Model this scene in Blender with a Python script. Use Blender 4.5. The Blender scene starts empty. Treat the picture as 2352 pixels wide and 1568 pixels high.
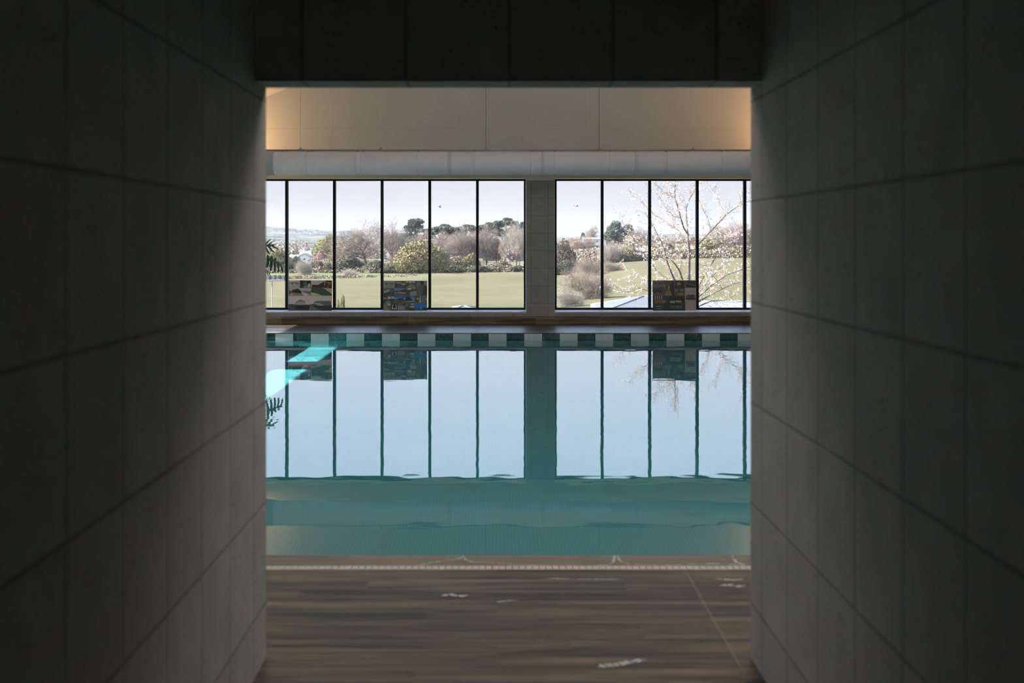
import bpy, bmesh, math, random
from mathutils import Vector, Matrix, noise as mnoise

rnd = random.Random(7)
scene = bpy.context.scene
col = scene.collection
HAZE = True
FPX, CX, CY, EYE = 2764.0, 1140.0, 552.0, 1.55      # focal length in pixels, eye height above the deck
WATER = -0.12

def P(px, py, Y):
    """world point at distance Y whose picture position is (px, py)"""
    return Vector(((px - CX) * Y / FPX, Y, EYE - (py - CY) * Y / FPX))

# ------------------------------------------------------------------ helpers
class MB:
    """collects faces and links them as one mesh object"""
    def __init__(s):
        s.v, s.f, s.m, s.r, s.smooth = [], [], [], [], []
        s.mi, s.rv, s.sm = 0, 0.0, False
    def face(s, pts):
        b = len(s.v); s.v += [tuple(p) for p in pts]; s.f.append(tuple(range(b, b + len(pts)))); s.m.append(s.mi); s.r.append(s.rv); s.smooth.append(s.sm)
    def addf(s, idx):
        s.f.append(tuple(idx)); s.m.append(s.mi); s.r.append(s.rv); s.smooth.append(s.sm)
    def box(s, x0, x1, y0, y1, z0, z1):
        b = len(s.v)
        s.v += [(x0,y0,z0),(x1,y0,z0),(x1,y1,z0),(x0,y1,z0),(x0,y0,z1),(x1,y0,z1),(x1,y1,z1),(x0,y1,z1)]
        for q in ((0,3,2,1),(4,5,6,7),(0,1,5,4),(1,2,6,5),(2,3,7,6),(3,0,4,7)): s.addf([b+i for i in q])
        return s
    def prism(s, pts, vec):
        """closed polygon extruded along vec"""
        b = len(s.v); n = len(pts); vec = Vector(vec)
        s.v += [tuple(p) for p in pts] + [tuple(Vector(p) + vec) for p in pts]
        s.addf([b + i for i in range(n)][::-1]); s.addf([b + n + i for i in range(n)])
        for i in range(n):
            j = (i + 1) % n; s.addf([b+i, b+j, b+n+j, b+n+i])
        return s
    def tube(s, pts, radii, n=5, caps=False):
        pts = [Vector(p) for p in pts]; b = len(s.v); k = len(pts)
        for i, p in enumerate(pts):
            d = (pts[min(i+1, k-1)] - pts[max(i-1, 0)])
            d = d.normalized() if d.length > 1e-9 else Vector((0,0,1))
            u = d.cross(Vector((0.31,0.17,0.93)) if abs(d.z) < .9 else Vector((1,.1,0))).normalized(); w = d.cross(u)
            r = radii[i] if isinstance(radii, (list, tuple)) else radii
            for j in range(n):
                a = 2 * math.pi * j / n
                s.v.append(tuple(p + u * (r * math.cos(a)) + w * (r * math.sin(a))))
        for i in range(k - 1):
            for j in range(n):
                j2 = (j + 1) % n
                s.addf([b+i*n+j, b+i*n+j2, b+(i+1)*n+j2, b+(i+1)*n+j])
        if caps:
            s.addf([b+j for j in range(n)][::-1]); s.addf([b+(k-1)*n+j for j in range(n)])
        return s
    def lathe(s, prof, c, n=24, axis='z'):
        b = len(s.v); k = len(prof)
        for r, h in prof:
            for j in range(n):
                a = 2*math.pi*j/n
                if axis == 'z': s.v.append((c[0]+r*math.cos(a), c[1]+r*math.sin(a), c[2]+h))
                else: s.v.append((c[0]+h, c[1]+r*math.cos(a), c[2]+r*math.sin(a)))
        for i in range(k-1):
            for j in range(n):
                j2 = (j+1) % n
                s.addf([b+i*n+j, b+i*n+j2, b+(i+1)*n+j2, b+(i+1)*n+j])
        s.addf([b+j for j in range(n)][::-1]); s.addf([b+(k-1)*n+j for j in range(n)])
        return s
    def mesh(s, name, mats):
        me = bpy.data.meshes.new(name)
        me.from_pydata(s.v, [], s.f)
        for m in (mats if isinstance(mats, (list, tuple)) else [mats]): me.materials.append(m)
        me.polygons.foreach_set('material_index', s.m)
        me.polygons.foreach_set('use_smooth', s.smooth)
        if any(s.r):
            at = me.attributes.new('rnd', 'FLOAT', 'FACE'); at.data.foreach_set('value', s.r)
        me.update()
        return me
    def build(s, name, mats, parent=None, loc=None):
        o = bpy.data.objects.new(name, s.mesh(name, mats)); col.objects.link(o)
        if parent is not None: o.parent = parent
        if loc is not None: o.location = loc
        return o

def tag(o, label, cat, group=None, kind=None):
    o['label'] = label; o['category'] = cat
    if group: o['group'] = group
    if kind: o['kind'] = kind
    return o
def empty(name, loc=(0,0,0)):
    o = bpy.data.objects.new(name, None); col.objects.link(o); o.location = loc; o.empty_display_size = .2
    return o
def struct(o): o['kind'] = 'structure'; return o
def part(name, me, parent):
    o = bpy.data.objects.new(name, me); col.objects.link(o); o.parent = parent; return o

# ------------------------------------------------------------------ materials
def new_mat(name):
    m = bpy.data.materials.new(name); m.use_nodes = True
    nt = m.node_tree; b = nt.nodes['Principled BSDF']
    return m, nt, b
def N(nt, t, **kw):
    n = nt.nodes.new(t)
    for k, v in kw.items():
        if k in n.inputs: n.inputs[k].default_value = v
        else: setattr(n, k, v)
    return n
def L(nt, a, b): nt.links.new(a, b)
def math_node(nt, op, a, b=None):
    n = nt.nodes.new('ShaderNodeMath'); n.operation = op
    for i, x in enumerate((a, b)):
        if x is None: continue
        if isinstance(x, (int, float)): n.inputs[i].default_value = x
        else: L(nt, x, n.inputs[i])
    return n.outputs[0]
def mix_col(nt, fac, a, b, blend='MIX'):
    n = nt.nodes.new('ShaderNodeMix'); n.data_type = 'RGBA'; n.blend_type = blend
    for idx, x in ((0, fac), (6, a), (7, b)):
        if isinstance(x, (int, float)): n.inputs[idx].default_value = x
        elif isinstance(x, (tuple, list)): n.inputs[idx].default_value = (*x[:3], 1)
        else: L(nt, x, n.inputs[idx])
    return n.outputs[2]
def ramp(nt, fac, stops, interp='LINEAR'):
    n = nt.nodes.new('ShaderNodeValToRGB'); cr = n.color_ramp; cr.interpolation = interp
    while len(cr.elements) < len(stops): cr.elements.new(.5)
    for e, (p, c) in zip(cr.elements, stops):
        e.position = p; e.color = (*c, 1) if isinstance(c, (tuple, list)) else (c, c, c, 1)
    L(nt, fac, n.inputs[0]); return n.outputs[0]

def plain(name, c, rough=.6, var=.12, scale=6.0, metallic=0.0, spec=.5):
    m, nt, b = new_mat(name)
    tc = N(nt, 'ShaderNodeTexCoord'); nz = N(nt, 'ShaderNodeTexNoise', Scale=scale, Detail=4.0)
    L(nt, tc.outputs['Object'], nz.inputs['Vector'])
    lo = tuple(x * (1 - var) for x in c); hi = tuple(min(1, x * (1 + var)) for x in c)
    L(nt, ramp(nt, nz.outputs[0], [(.3, lo), (.7, hi)]), b.inputs['Base Color'])
    b.inputs['Roughness'].default_value = rough; b.inputs['Metallic'].default_value = metallic
    b.inputs['Specular IOR Level'].default_value = spec
    return m

def swizzle(nt, ua, va, u0=0.0, v0=0.0):
    """vector (u-u0, v-v0, 0) from two object axes"""
    tc = N(nt, 'ShaderNodeTexCoord'); sp = N(nt, 'ShaderNodeSeparateXYZ'); L(nt, tc.outputs['Object'], sp.inputs[0])
    cb = N(nt, 'ShaderNodeCombineXYZ')
    L(nt, math_node(nt, 'SUBTRACT', sp.outputs[ua], u0), cb.inputs[0]); L(nt, math_node(nt, 'SUBTRACT', sp.outputs[va], v0), cb.inputs[1])
    return cb.outputs[0], tc.outputs['Object'], sp

def tile_mat(name, ua, va, u0, v0, size, c1, c2, grout, pit, joint=.006, pits=.5, offset=0.0, rough=.75, cloud=.18):
    """cast concrete tiles: pitted, slightly different from tile to tile"""
    m, nt, b = new_mat(name)
    vec, obj, sp = swizzle(nt, ua, va, u0 - 50*size[0], v0 - 50*size[1])
    br = N(nt, 'ShaderNodeTexBrick', Scale=1.0)
    br.offset = offset; br.squash = 1.0
    br.inputs['Mortar Size'].default_value = joint; br.inputs['Mortar Smooth'].default_value = .3
    br.inputs['Brick Width'].default_value = size[0]; br.inputs['Row Height'].default_value = size[1]
    br.inputs['Color1'].default_value = (*c1, 1); br.inputs['Color2'].default_value = (*c2, 1); br.inputs['Mortar'].default_value = (*grout, 1)
    L(nt, vec, br.inputs['Vector'])
    cl = N(nt, 'ShaderNodeTexNoise', Scale=5.0, Detail=5.0); L(nt, obj, cl.inputs['Vector'])
    c = mix_col(nt, 1.0, br.outputs['Color'], ramp(nt, cl.outputs[0], [(.3, 1 - cloud), (.7, 1.0)]), 'MULTIPLY')
    vo = N(nt, 'ShaderNodeTexVoronoi', Scale=52.0); L(nt, obj, vo.inputs['Vector'])
    clus = N(nt, 'ShaderNodeTexNoise', Scale=9.0, Detail=3.0); L(nt, obj, clus.inputs['Vector'])
    thr = math_node(nt, 'MULTIPLY', ramp(nt, clus.outputs[0], [(.40, 0.15), (.66, 1.0)]), pits)
    hole = math_node(nt, 'LESS_THAN', vo.outputs['Distance'], thr)
    c = mix_col(nt, math_node(nt, 'MULTIPLY', hole, .75), c, pit)
    L(nt, c, b.inputs['Base Color']); b.inputs['Roughness'].default_value = rough
    bp = N(nt, 'ShaderNodeBump', Strength=.5, Distance=.004)
    h = math_node(nt, 'SUBTRACT', 1.0, math_node(nt, 'MAXIMUM', br.outputs['Fac'], math_node(nt, 'MULTIPLY', hole, .5)))
    L(nt, h, bp.inputs['Height']); L(nt, bp.outputs[0], b.inputs['Normal'])
    return m

def wood_mat(name, dark, mid, light, rough=.38, along=0):
    m, nt, b = new_mat(name)
    tc = N(nt, 'ShaderNodeTexCoord'); at = N(nt, 'ShaderNodeAttribute', attribute_name='rnd')
    mp = N(nt, 'ShaderNodeMapping')
    sc = [13.0, 13.0, 13.0]; sc[along] = .9
    mp.inputs['Scale'].default_value = sc
    off = N(nt, 'ShaderNodeVectorMath', operation='SCALE'); cb = N(nt, 'ShaderNodeCombineXYZ')
    for i in range(3): L(nt, at.outputs['Fac'], cb.inputs[i])
    L(nt, cb.outputs[0], off.inputs[0]); off.inputs['Scale'].default_value = 31.0
    add = N(nt, 'ShaderNodeVectorMath', operation='ADD'); L(nt, tc.outputs['Object'], mp.inputs['Vector'])
    L(nt, mp.outputs[0], add.inputs[0]); L(nt, off.outputs[0], add.inputs[1])
    n1 = N(nt, 'ShaderNodeTexNoise', Scale=1.0, Detail=4.0, Roughness=.55, Distortion=.35); L(nt, add.outputs[0], n1.inputs['Vector'])
    n2 = N(nt, 'ShaderNodeTexNoise', Scale=4.5, Detail=3.0); L(nt, add.outputs[0], n2.inputs['Vector'])
    c = ramp(nt, n1.outputs[0], [(.36, dark), (.48, mid), (.64, light)])
    c = mix_col(nt, 1.0, c, ramp(nt, n2.outputs[0], [(.3, .8), (.7, 1.12)]), 'MULTIPLY')
    tint = ramp(nt, at.outputs['Fac'], [(0, .72), (1, 1.2)])
    c = mix_col(nt, 1.0, c, tint, 'MULTIPLY')
    L(nt, c, b.inputs['Base Color'])
    L(nt, ramp(nt, n2.outputs[0], [(.3, rough - .06), (.7, rough + .08)]), b.inputs['Roughness']); b.inputs['Specular IOR Level'].default_value = .2
    bp = N(nt, 'ShaderNodeBump', Strength=.25, Distance=.002); L(nt, n2.outputs[0], bp.inputs['Height']); L(nt, bp.outputs[0], b.inputs['Normal'])
    return m

def mosaic_mat(name, ua, va, check, x0=0.0, k=1.0):
    """25 mm pool mosaic; check > 0 alternates dark and white panels along u"""
    m, nt, b = new_mat(name)
    vec, obj, sp = swizzle(nt, ua, va, x0 - 100*.2979, -50*.0248)
    def grid(c1, c2, g, ms):
        br = N(nt, 'ShaderNodeTexBrick', Scale=1.0); br.offset = 0.0
        br.inputs['Mortar Size'].default_value = ms; br.inputs['Mortar Smooth'].default_value = .1
        br.inputs['Brick Width'].default_value = .2979/12; br.inputs['Row Height'].default_value = .0248
        br.inputs['Color1'].default_value = (*c1, 1); br.inputs['Color2'].default_value = (*c2, 1); br.inputs['Mortar'].default_value = (*g, 1)
        L(nt, vec, br.inputs['Vector']); return br.outputs['Color']
    white = grid((.72*k,.76*k,.75*k), (.66*k,.71*k,.70*k), (.45*k,.52*k,.52*k), .0016)
    if check:
        dark = grid((.006,.012,.014), (.012,.024,.026), (.09,.22,.215), .0026)
        s2 = N(nt, 'ShaderNodeSeparateXYZ'); L(nt, vec, s2.inputs[0])
        par = math_node(nt, 'LESS_THAN', math_node(nt, 'MODULO', math_node(nt, 'DIVIDE', s2.outputs[0], .2979), 2.0), 1.0)
        inband = math_node(nt, 'GREATER_THAN', sp.outputs[2], -.235)
        c = mix_col(nt, math_node(nt, 'MULTIPLY', par, inband), white, dark)
    else: c = white
    L(nt, c, b.inputs['Base Color']); b.inputs['Roughness'].default_value = .25
    return m

def glass_mat():
    m, nt, b = new_mat('window_glass'); nt.nodes.remove(b)
    out = nt.nodes['Material Output']
    tr = N(nt, 'ShaderNodeBsdfTransparent'); tr.inputs[0].default_value = (.985,.99,.985,1)
    gl = N(nt, 'ShaderNodeBsdfGlossy', Roughness=0.0)
    mx = N(nt, 'ShaderNodeMixShader'); mx.inputs[0].default_value = .035; L(nt, tr.outputs[0], mx.inputs[1]); L(nt, gl.outputs[0], mx.inputs[2])
    L(nt, mx.outputs[0], out.inputs['Surface']); return m

def water_mat():
    m, nt, b = new_mat('pool_water')
    b.inputs['Base Color'].default_value = (*WTINT, 1); b.inputs['Transmission Weight'].default_value = 1.0
    b.inputs['Roughness'].default_value = 0.0; b.inputs['IOR'].default_value = 1.333
    return m
WTINT = (.125, .60, .72)

def grass_mat(name, stops, scale=.06):
    m, nt, b = new_mat(name)
    tc = N(nt, 'ShaderNodeTexCoord')
    n1 = N(nt, 'ShaderNodeTexNoise', Scale=scale, Detail=8.0, Roughness=.65); L(nt, tc.outputs['Object'], n1.inputs['Vector'])
    n2 = N(nt, 'ShaderNodeTexNoise', Scale=scale*22, Detail=4.0); L(nt, tc.outputs['Object'], n2.inputs['Vector'])
    c = ramp(nt, n1.outputs[0], [(p, tuple(x * .74 for x in q)) for p, q in stops])
    c = mix_col(nt, 1.0, c, ramp(nt, n2.outputs[0], [(.3, .8), (.7, 1.1)]), 'MULTIPLY')
    L(nt, c, b.inputs['Base Color']); b.inputs['Roughness'].default_value = .95; b.inputs['Specular IOR Level'].default_value = .1
    return m

def leaf_mat(name, c1, c2, trans=0.0):
    m, nt, b = new_mat(name)
    at = N(nt, 'ShaderNodeAttribute', attribute_name='rnd')
    L(nt, ramp(nt, at.outputs['Fac'], [(0, tuple(x * .98 for x in c1)), (1, tuple(x * .98 for x in c2))]), b.inputs['Base Color'])
    b.inputs['Roughness'].default_value = .8; b.inputs['Specular IOR Level'].default_value = .15
    return m

def slate_mat(name, c1, c2, w=.35, h=.22):
    m, nt, b = new_mat(name)
    vec, obj, sp = swizzle(nt, 0, 1, -200, -200)
    br = N(nt, 'ShaderNodeTexBrick', Scale=1.0); br.inputs['Mortar Size'].default_value = .02
    br.inputs['Brick Width'].default_value = w; br.inputs['Row Height'].default_value = h
    br.inputs['Color1'].default_value = tuple(x*.74 for x in c1) + (1,); br.inputs['Color2'].default_value = tuple(x*.74 for x in c2) + (1,); br.inputs['Mortar'].default_value = tuple(x*.4 for x in c1) + (1,)
    L(nt, vec, br.inputs['Vector']); L(nt, br.outputs['Color'], b.inputs['Base Color']); b.inputs['Roughness'].default_value = .6
    return m

TILE_C = dict(joint=.0065, pits=.26, c1=(.46,.455,.445), c2=(.41,.405,.397), grout=(.23,.23,.225), pit=(.07,.07,.068))
M_corr_r = tile_mat('corridor_tile_right', 1, 2, 4.291, 1.321, (.372, .3722), **TILE_C)
M_corr_l = tile_mat('corridor_tile_left', 1, 2, 4.25, 1.321, (.371, .3722), **TILE_C)
M_lintel = tile_mat('lintel_tile', 0, 2, .0466, 2.12, (.3695, .3722), **TILE_C)
M_soffit = tile_mat('soffit_tile', 0, 1, .0466, 4.29, (.3695, .3722), **TILE_C)
HALL_C = dict(c1=(.36,.355,.345), c2=(.31,.305,.30), grout=(.20,.2,.195), pit=(.06,.06,.06))
TW = .3253
M_hall_b = tile_mat('hall_tile', 0, 2, (1219 - CX) * 22.3 / FPX, 2.662, (TW, TW), joint=.005, pits=.30, **HALL_C)
M_hall_s = tile_mat('hall_side_tile', 1, 2, 22.3, 2.662, (TW, TW), joint=.005, pits=.30, **HALL_C)
M_board = tile_mat('gable_board', 0, 2, -1.86, 3.62, (2.34, 1.2), (.50,.48,.455), (.49,.47,.445), (.42,.405,.38), (.4,.4,.4), joint=.004, cloud=.02, pits=0.0, offset=.5, rough=.85)
M_plaster = plain('plaster', (.55,.53,.50), .85, .03, 2.0)
M_deck = wood_mat('deck_wood_tile', (.006,.007,.0085), (.032,.0245,.0175), (.078,.057,.037), .34)
M_skirt = wood_mat('skirting_wood_tile', (.055,.042,.026), (.13,.10,.06), (.23,.175,.105), .45)
M_grout = plain('deck_grout', (.10,.10,.10), .8, .1, 20)
M_coping = wood_mat('coping_wood_tile', (.052,.040,.030), (.072,.056,.042), (.09,.07,.052), .36)
M_check = mosaic_mat('pool_mosaic_checked', 0, 2, True, (673.2 - CX) * 20.16 / FPX)
M_mos_f = mosaic_mat('pool_mosaic_floor', 0, 1, False, 0.0, .72)
M_mos_s = mosaic_mat('pool_mosaic_side', 1, 2, False)
M_mos_n = mosaic_mat('pool_mosaic_near', 0, 2, False)
M_frame = plain('black_window_frame', (.004,.007,.010), .5, .1, 5, 0.0, .25)
M_sill = plain('pale_sill', (.62,.63,.66), .35, .04, 5)
M_glass = glass_mat()
M_water = water_mat()
M_grate = plain('beige_grate', (.36,.32,.29), .5, .12, 9)
M_slot = plain('grate_channel', (.03,.028,.026), .8, .1, 9)
M_residue_sheen = plain('residue_sheen', (.30,.31,.33), .6, .25, 60)  # water residue plus the wet film's sky reflection, painted as pale colour
M_joint = plain('movement_joint', (.11,.10,.092), .6, .3, 14)
M_fabric = plain('duct_fabric', (.88,.81,.90), .75, .03, 8)
M_seam = plain('duct_seam', (.66,.62,.68), .75, .04, 8)
M_rail = plain('grey_rail', (.20,.20,.195), .45, .06, 8)
M_wire = plain('steel_wire', (.12,.115,.11), .4, .1, 20, .5)
M_wire2 = plain('pale_wire', (.62,.56,.50), .4, .1, 20)

# ------------------------------------------------------------------ camera
cam = bpy.data.cameras.new('camera'); cam_o = bpy.data.objects.new('camera', cam); col.objects.link(cam_o)
cam_o.location = (0, 0, EYE); cam_o.rotation_euler = (math.radians(90), 0, 0)
cam.sensor_width = 36; cam.lens = FPX / 2352 * 36
cam.shift_x = (1176 - CX) / 2352; cam.shift_y = -(784 - CY) / 2352
cam.clip_start = .05; cam.clip_end = 6000
cam.dof.use_dof = True; cam.dof.focus_distance = 30; cam.dof.aperture_fstop = 3.2
scene.camera = cam_o

# ------------------------------------------------------------------ corridor
YE, YF, XL, XR, ZL = 4.48, 4.29, -.857, .947, 2.118
HX0, HX1, HY0, HY1 = -6.5, 8.5, YE, 22.3
PX0, PX1, PY0, PY1, PZ = -4.1, 7.6, 5.93, 20.16, -1.32

RX, EZ, SL = 1.0, 3.29, .41                    # ridge line, eaves height, roof slope
def roof_z(x): return EZ + SL * (x - HX0) if x < RX else EZ + SL * (HX1 - x)
def gable(b, y0, y1, z0, over=.3):
    b.prism([(HX0 - over, y0, z0), (HX1 + over, y0, z0), (HX1 + over, y0, roof_z(HX1 + over)), (RX, y0, roof_z(RX)), (HX0 - over, y0, roof_z(HX0 - over))], (0, y1 - y0, 0))
def hall_front():
    # wall between corridor and pool hall, with the opening
    b = MB(); b.box(XL - .30, XL, -2.6, YE, -.2, 2.9); struct(b.build('wall_left', M_corr_l))
    b = MB(); b.box(XR, XR + .30, -2.6, YE, -.2, 2.9); struct(b.build('wall_right', M_corr_r))
    b = MB(); b.mi = 0; b.box(XL, XR, YF, YE, ZL, 2.9)
    o = b.build('wall_lintel', [M_lintel, M_soffit]); struct(o)
    o.data.polygons[0].material_index = 1
    b = MB(); b.box(XL, XR, -2.6, YF, 2.78, 2.9); struct(b.build('ceiling_corridor', M_plaster))
    b = MB(); b.box(XL - .3, XR + .3, -2.9, -2.6, -.2, 2.9); struct(b.build('wall_corridor_end', M_plaster))
    b = MB(); b.box(HX0, XL - .3, YE - .3, YE, -.2, 2.9); b.box(XR + .3, HX1, YE - .3, YE, -.2, 2.9); gable(b, YE - .3, YE, 2.9, 0)
    struct(b.build('wall_front', M_hall_b))
hall_front()

# ------------------------------------------------------------------ floor of wood-look planks
def planks(b, x0, x1, y0, y1, row0, pitch, L_, off0, step, z=0.0, gap=.0012):
    k = 0; y = row0
    while y > y0 + 1e-4 and pitch < 0 or y < y1 - 1e-4 and pitch > 0:
        ya, yb = sorted((y, y + pitch)); ya, yb = max(ya, y0), min(yb, y1)
        if yb - ya > .004:
            off = off0 + step * k
            i = math.floor((x0 - off) / L_)
            while off + i * L_ < x1:
                a, c = max(x0, off + i * L_), min(x1, off + (i + 1) * L_)
                if c - a > .005:
                    b.rv = .02 + .96 * rnd.random()
                    b.face([(a+gap, ya+gap, z), (c-gap, ya+gap, z), (c-gap, yb-gap, z), (a+gap, yb-gap, z)])
                i += 1
        y += pitch; k += 1
GY0, GY1 = 5.667, 5.732                       # drain slot
b = MB(); b.mi = 0
planks(b, HX0, HX1, -2.6, GY0, GY0, -.1636, 1.157, -.289, -.289)
planks(b, HX0, HX1, PY1 + .26, HY1, PY1 + .26, .1636, 1.157, -.4, .37)
planks(b, HX0, PX0 - .26, GY1, PY1 + .26, GY1, .1636, 1.157, -.1, .29)
planks(b, PX1 + .26, HX1, GY1, PY1 + .26, GY1, .1636, 1.157, -.1, .29)
b.mi = 1; b.rv = 0
zt = -.0015
for (x0, x1, y0, y1) in ((HX0, HX1, -2.6, GY0), (HX0, HX1, PY1 + .262, HY1 + .1), (PX1 + .262, HX1, GY0, PY1 + .262)):
    b.box(x0, x1, y0, y1, -.2, zt)
b.box(HX0, PX0 - .262, GY0, PY1 + .262, -.012, zt)
b.box(PX0 - .262, PX1 + .262, GY0, GY1, -.2, -.03)
struct(b.build('floor', [M_deck, M_grout]))
# coping strip round the pool
b = MB()
planks(b, PX0 - .26, PX1 + .26, GY1, PY0 - .004, GY1, .21, 1.143, -.73, 0)
planks(b, PX0 - .26, PX1 + .26, PY1 + .004, PY1 + .195, PY1 + .004, .2, 1.143, -.4, 0)
b.rv = .5
b.box(PX0 - .262, PX1 + .262, GY1, PY0 + .002, -.012, -.001); b.box(PX0 - .262, PX1 + .262, PY1 - .002, PY1 + .196, -.012, -.001)
b.box(PX0 - .262, PX0 + .002, PY0, PY1, -.012, 0); b.box(PX1 - .002, PX1 + .262, PY0, PY1, -.012, 0)
struct(b.build('trim_1', M_coping))
# movement joint across the planks
b = MB(); b.box(.887, .8905, 4.3, GY0, -.001, .0006); struct(b.build('trim_2', M_joint))

def grate(y0, y1, label, pitch):
    t = empty('drain_grate', (0, y0, 0)); tag(t, label, 'drain grate')
    b = MB(); b.box(PX0 - .26, PX1 + .26, 0, y1 - y0, -.03, -.012); b.build('channel', M_slot, t)
    b = MB(); x = -4.36
    while x < 7.8:
        b.box(x, x + pitch * .88, .004, y1 - y0 - .004, -.012, .001); x += pitch
    b.box(PX0 - .26, PX1 + .26, .0, .006, -.012, .001); b.box(PX0 - .26, PX1 + .26, y1 - y0 - .006, y1 - y0, -.012, .001)
    b.build('cover', M_grate, t)
grate(GY0, GY1, 'beige slotted drain grate along the near edge of the pool', .0317)
grate(PY1 + .197, PY1 + .258, 'beige slotted drain grate along the far edge of the pool below the windows', .0317)

def residue_sheen(name, pts, wid, label, seed):
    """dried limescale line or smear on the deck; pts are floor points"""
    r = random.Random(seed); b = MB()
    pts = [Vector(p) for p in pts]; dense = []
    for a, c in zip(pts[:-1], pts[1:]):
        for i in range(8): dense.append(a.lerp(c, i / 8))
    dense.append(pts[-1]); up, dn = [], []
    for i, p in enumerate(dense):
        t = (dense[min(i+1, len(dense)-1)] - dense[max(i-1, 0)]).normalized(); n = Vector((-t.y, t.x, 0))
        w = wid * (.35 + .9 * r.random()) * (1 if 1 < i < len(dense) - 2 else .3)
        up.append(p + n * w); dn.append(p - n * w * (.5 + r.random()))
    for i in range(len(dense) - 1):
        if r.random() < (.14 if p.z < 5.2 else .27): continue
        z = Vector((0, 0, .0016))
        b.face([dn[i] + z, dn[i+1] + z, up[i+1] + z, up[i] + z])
    o = b.build(name, M_residue_sheen); tag(o, label, 'stain', kind='stuff'); return o
def F(px, py):
    Y = EYE * FPX / (py - CY); return Vector(((px - CX) * Y / FPX, Y, 0))
residue_sheen('residue_sheen_mark', [F(955,1300), F(985,1293), F(1035,1286), F(1058,1282), F(1064,1277), F(1070,1286), F(1085,1291), F(1120,1291), F(1180,1297), F(1260,1299), F(1330,1300)], .006, 'white peaked residue line with painted wet sheen on the coping left of centre', 1)
residue_sheen('residue_sheen_mark', [F(1365,1299), F(1395,1298), F(1408,1292), F(1412,1277), F(1418,1277), F(1424,1288), F(1445,1296), F(1540,1298), F(1640,1294), F(1690,1297), F(1712,1301)], .006, 'white peaked residue line with painted wet sheen on the coping right of centre', 2)
residue_sheen('residue_sheen_mark', [F(1680,1275), F(1690,1290), F(1712,1299)], .008, 'short white residue streak with painted wet sheen on the coping beside the right wall', 3)
residue_sheen('residue_sheen_mark', [F(1012,1369), F(1035,1365), F(1050,1370), F(1078,1367)], .012, 'small white smear on the planks in front of the pool, left one', 4)
residue_sheen('residue_sheen_mark', [F(1140,1383), F(1165,1380), F(1190,1379)], .007, 'faint white smear on the planks right of the brighter smear', 5)
residue_sheen('residue_sheen_mark', [F(1652,1346), F(1672,1343), F(1695,1347), F(1712,1344)], .016, 'white smear on the planks beside the right wall', 6)
residue_sheen('residue_sheen_mark', [F(1640,1329), F(1665,1331), F(1690,1332), F(1706,1330)], .012, 'thin white smear between the drain grate and the right wall', 7)
residue_sheen('residue_sheen_mark', [F(1240,1328), F(1320,1330), F(1370,1331), F(1430,1330)], .006, 'long thin white streak on the planks parallel to the grate', 8)
residue_sheen('residue_sheen_mark', [F(1372,1532), F(1400,1528), F(1425,1526), F(1450,1520), F(1482,1515)], .022, 'pale smudge on the nearest planks at the bottom', 9)
residue_sheen('residue_sheen_mark', [F(700,1308), F(760,1308)], .004, 'thin white line below the grate at the left', 10)

# ------------------------------------------------------------------ pool
b = MB(); b.mi = 0; b.box(PX0 - .70, PX1, PY1, PY1 + .25, PZ - .2, -.013)
b.mi = 1; b.box(PX0 - .75, PX1 + .25, PY0 - .25, PY1 + .25, PZ - .2, PZ)
b.mi = 2; b.box(PX0 - .70, PX0 - .69, PY0, PY1, PZ, -.013); b.box(PX1, PX1 + .25, PY0 - .25, PY1 + .25, PZ, -.013)
b.mi = 3; b.box(PX0 - .70, PX1, PY0 - .2, PY0, PZ, -.013)
basin = b.build('pool_basin', [M_check, M_mos_f, M_mos_s, M_mos_n]); struct(basin)

def water():
    e = .012; x0, x1, y0, y1 = PX0 - 1.5, PX1 + e, PY0 - e, PY1 + e      # the sheet runs on into the left surround
    nx, ny = 330, 420; b = MB(); b.sm = True
    for j in range(ny + 1):
        y = y0 + (y1 - y0) * j / ny
        for i in range(nx + 1):
            x = x0 + (x1 - x0) * i / nx
            amp = .55 + .45 * max(0, min(1, (x + 1) / 4))
            z = mnoise.noise(Vector((x * 1.1, y * 1.5, 3.1))) * .00015
            z += mnoise.noise(Vector((x * 3.3 + 9, y * 4.3, 1.7))) * .00026 * amp
            z += mnoise.noise(Vector((x * 7.5, y * 9.5 + 4, 8.7))) * .00025 * amp
            b.v.append((x, y, WATER + z))
    w = nx + 1
    for j in range(ny):
        for i in range(nx): b.addf([j*w+i, j*w+i+1, (j+1)*w+i+1, (j+1)*w+i])
    o = b.build('pool_water', M_water)
    tag(o, 'calm turquoise water filling the indoor pool and mirroring the windows', 'water', kind='stuff')
    return o
water_o = water()

# ------------------------------------------------------------------ hall walls, windows
WZ0, WZ1, WF = .227, 2.704, 22.6
wb = HY1 + .45
W1 = (-7.2, (1209 - CX) * 22.3 / FPX); W2 = ((1273.5 - CX) * 22.3 / FPX, 7.9)
b = MB()
b.box(HX0 - .3, HX1 + .3, HY1, wb, -5.2, WZ0)
b.box(W1[1], W2[0], HY1, wb, WZ0, WZ1); b.box(W2[1], HX1 + .3, HY1, wb, WZ0, WZ1)
b.box(HX0 - .3, HX0 - .05, HY1, wb, WZ0, WZ1)
struct(b.build('wall_back', M_hall_b))
b = MB(); gable(b, HY1 - .006, wb, WZ1); struct(b.build('wall_back_gable', M_board))
b = MB(); b.box(W1[1] + .001, W2[0] - .001, HY1 - .006, HY1 + .002, 2.6618, WZ1)
struct(b.build('trim_3', M_plaster))
# skirting of wood-look planks
b = MB(); x = HX0; i = 0
x = -7.0 + .66
while x < HX1:
    a, c = max(HX0, x), min(HX1, x + 1.18); b.rv = .05 + .9 * rnd.random()
    b.box(a + .001, c - .001, HY1 - .012, HY1, 0, .146); x += 1.18
struct(b.build('baseboard_back', M_skirt))

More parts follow.
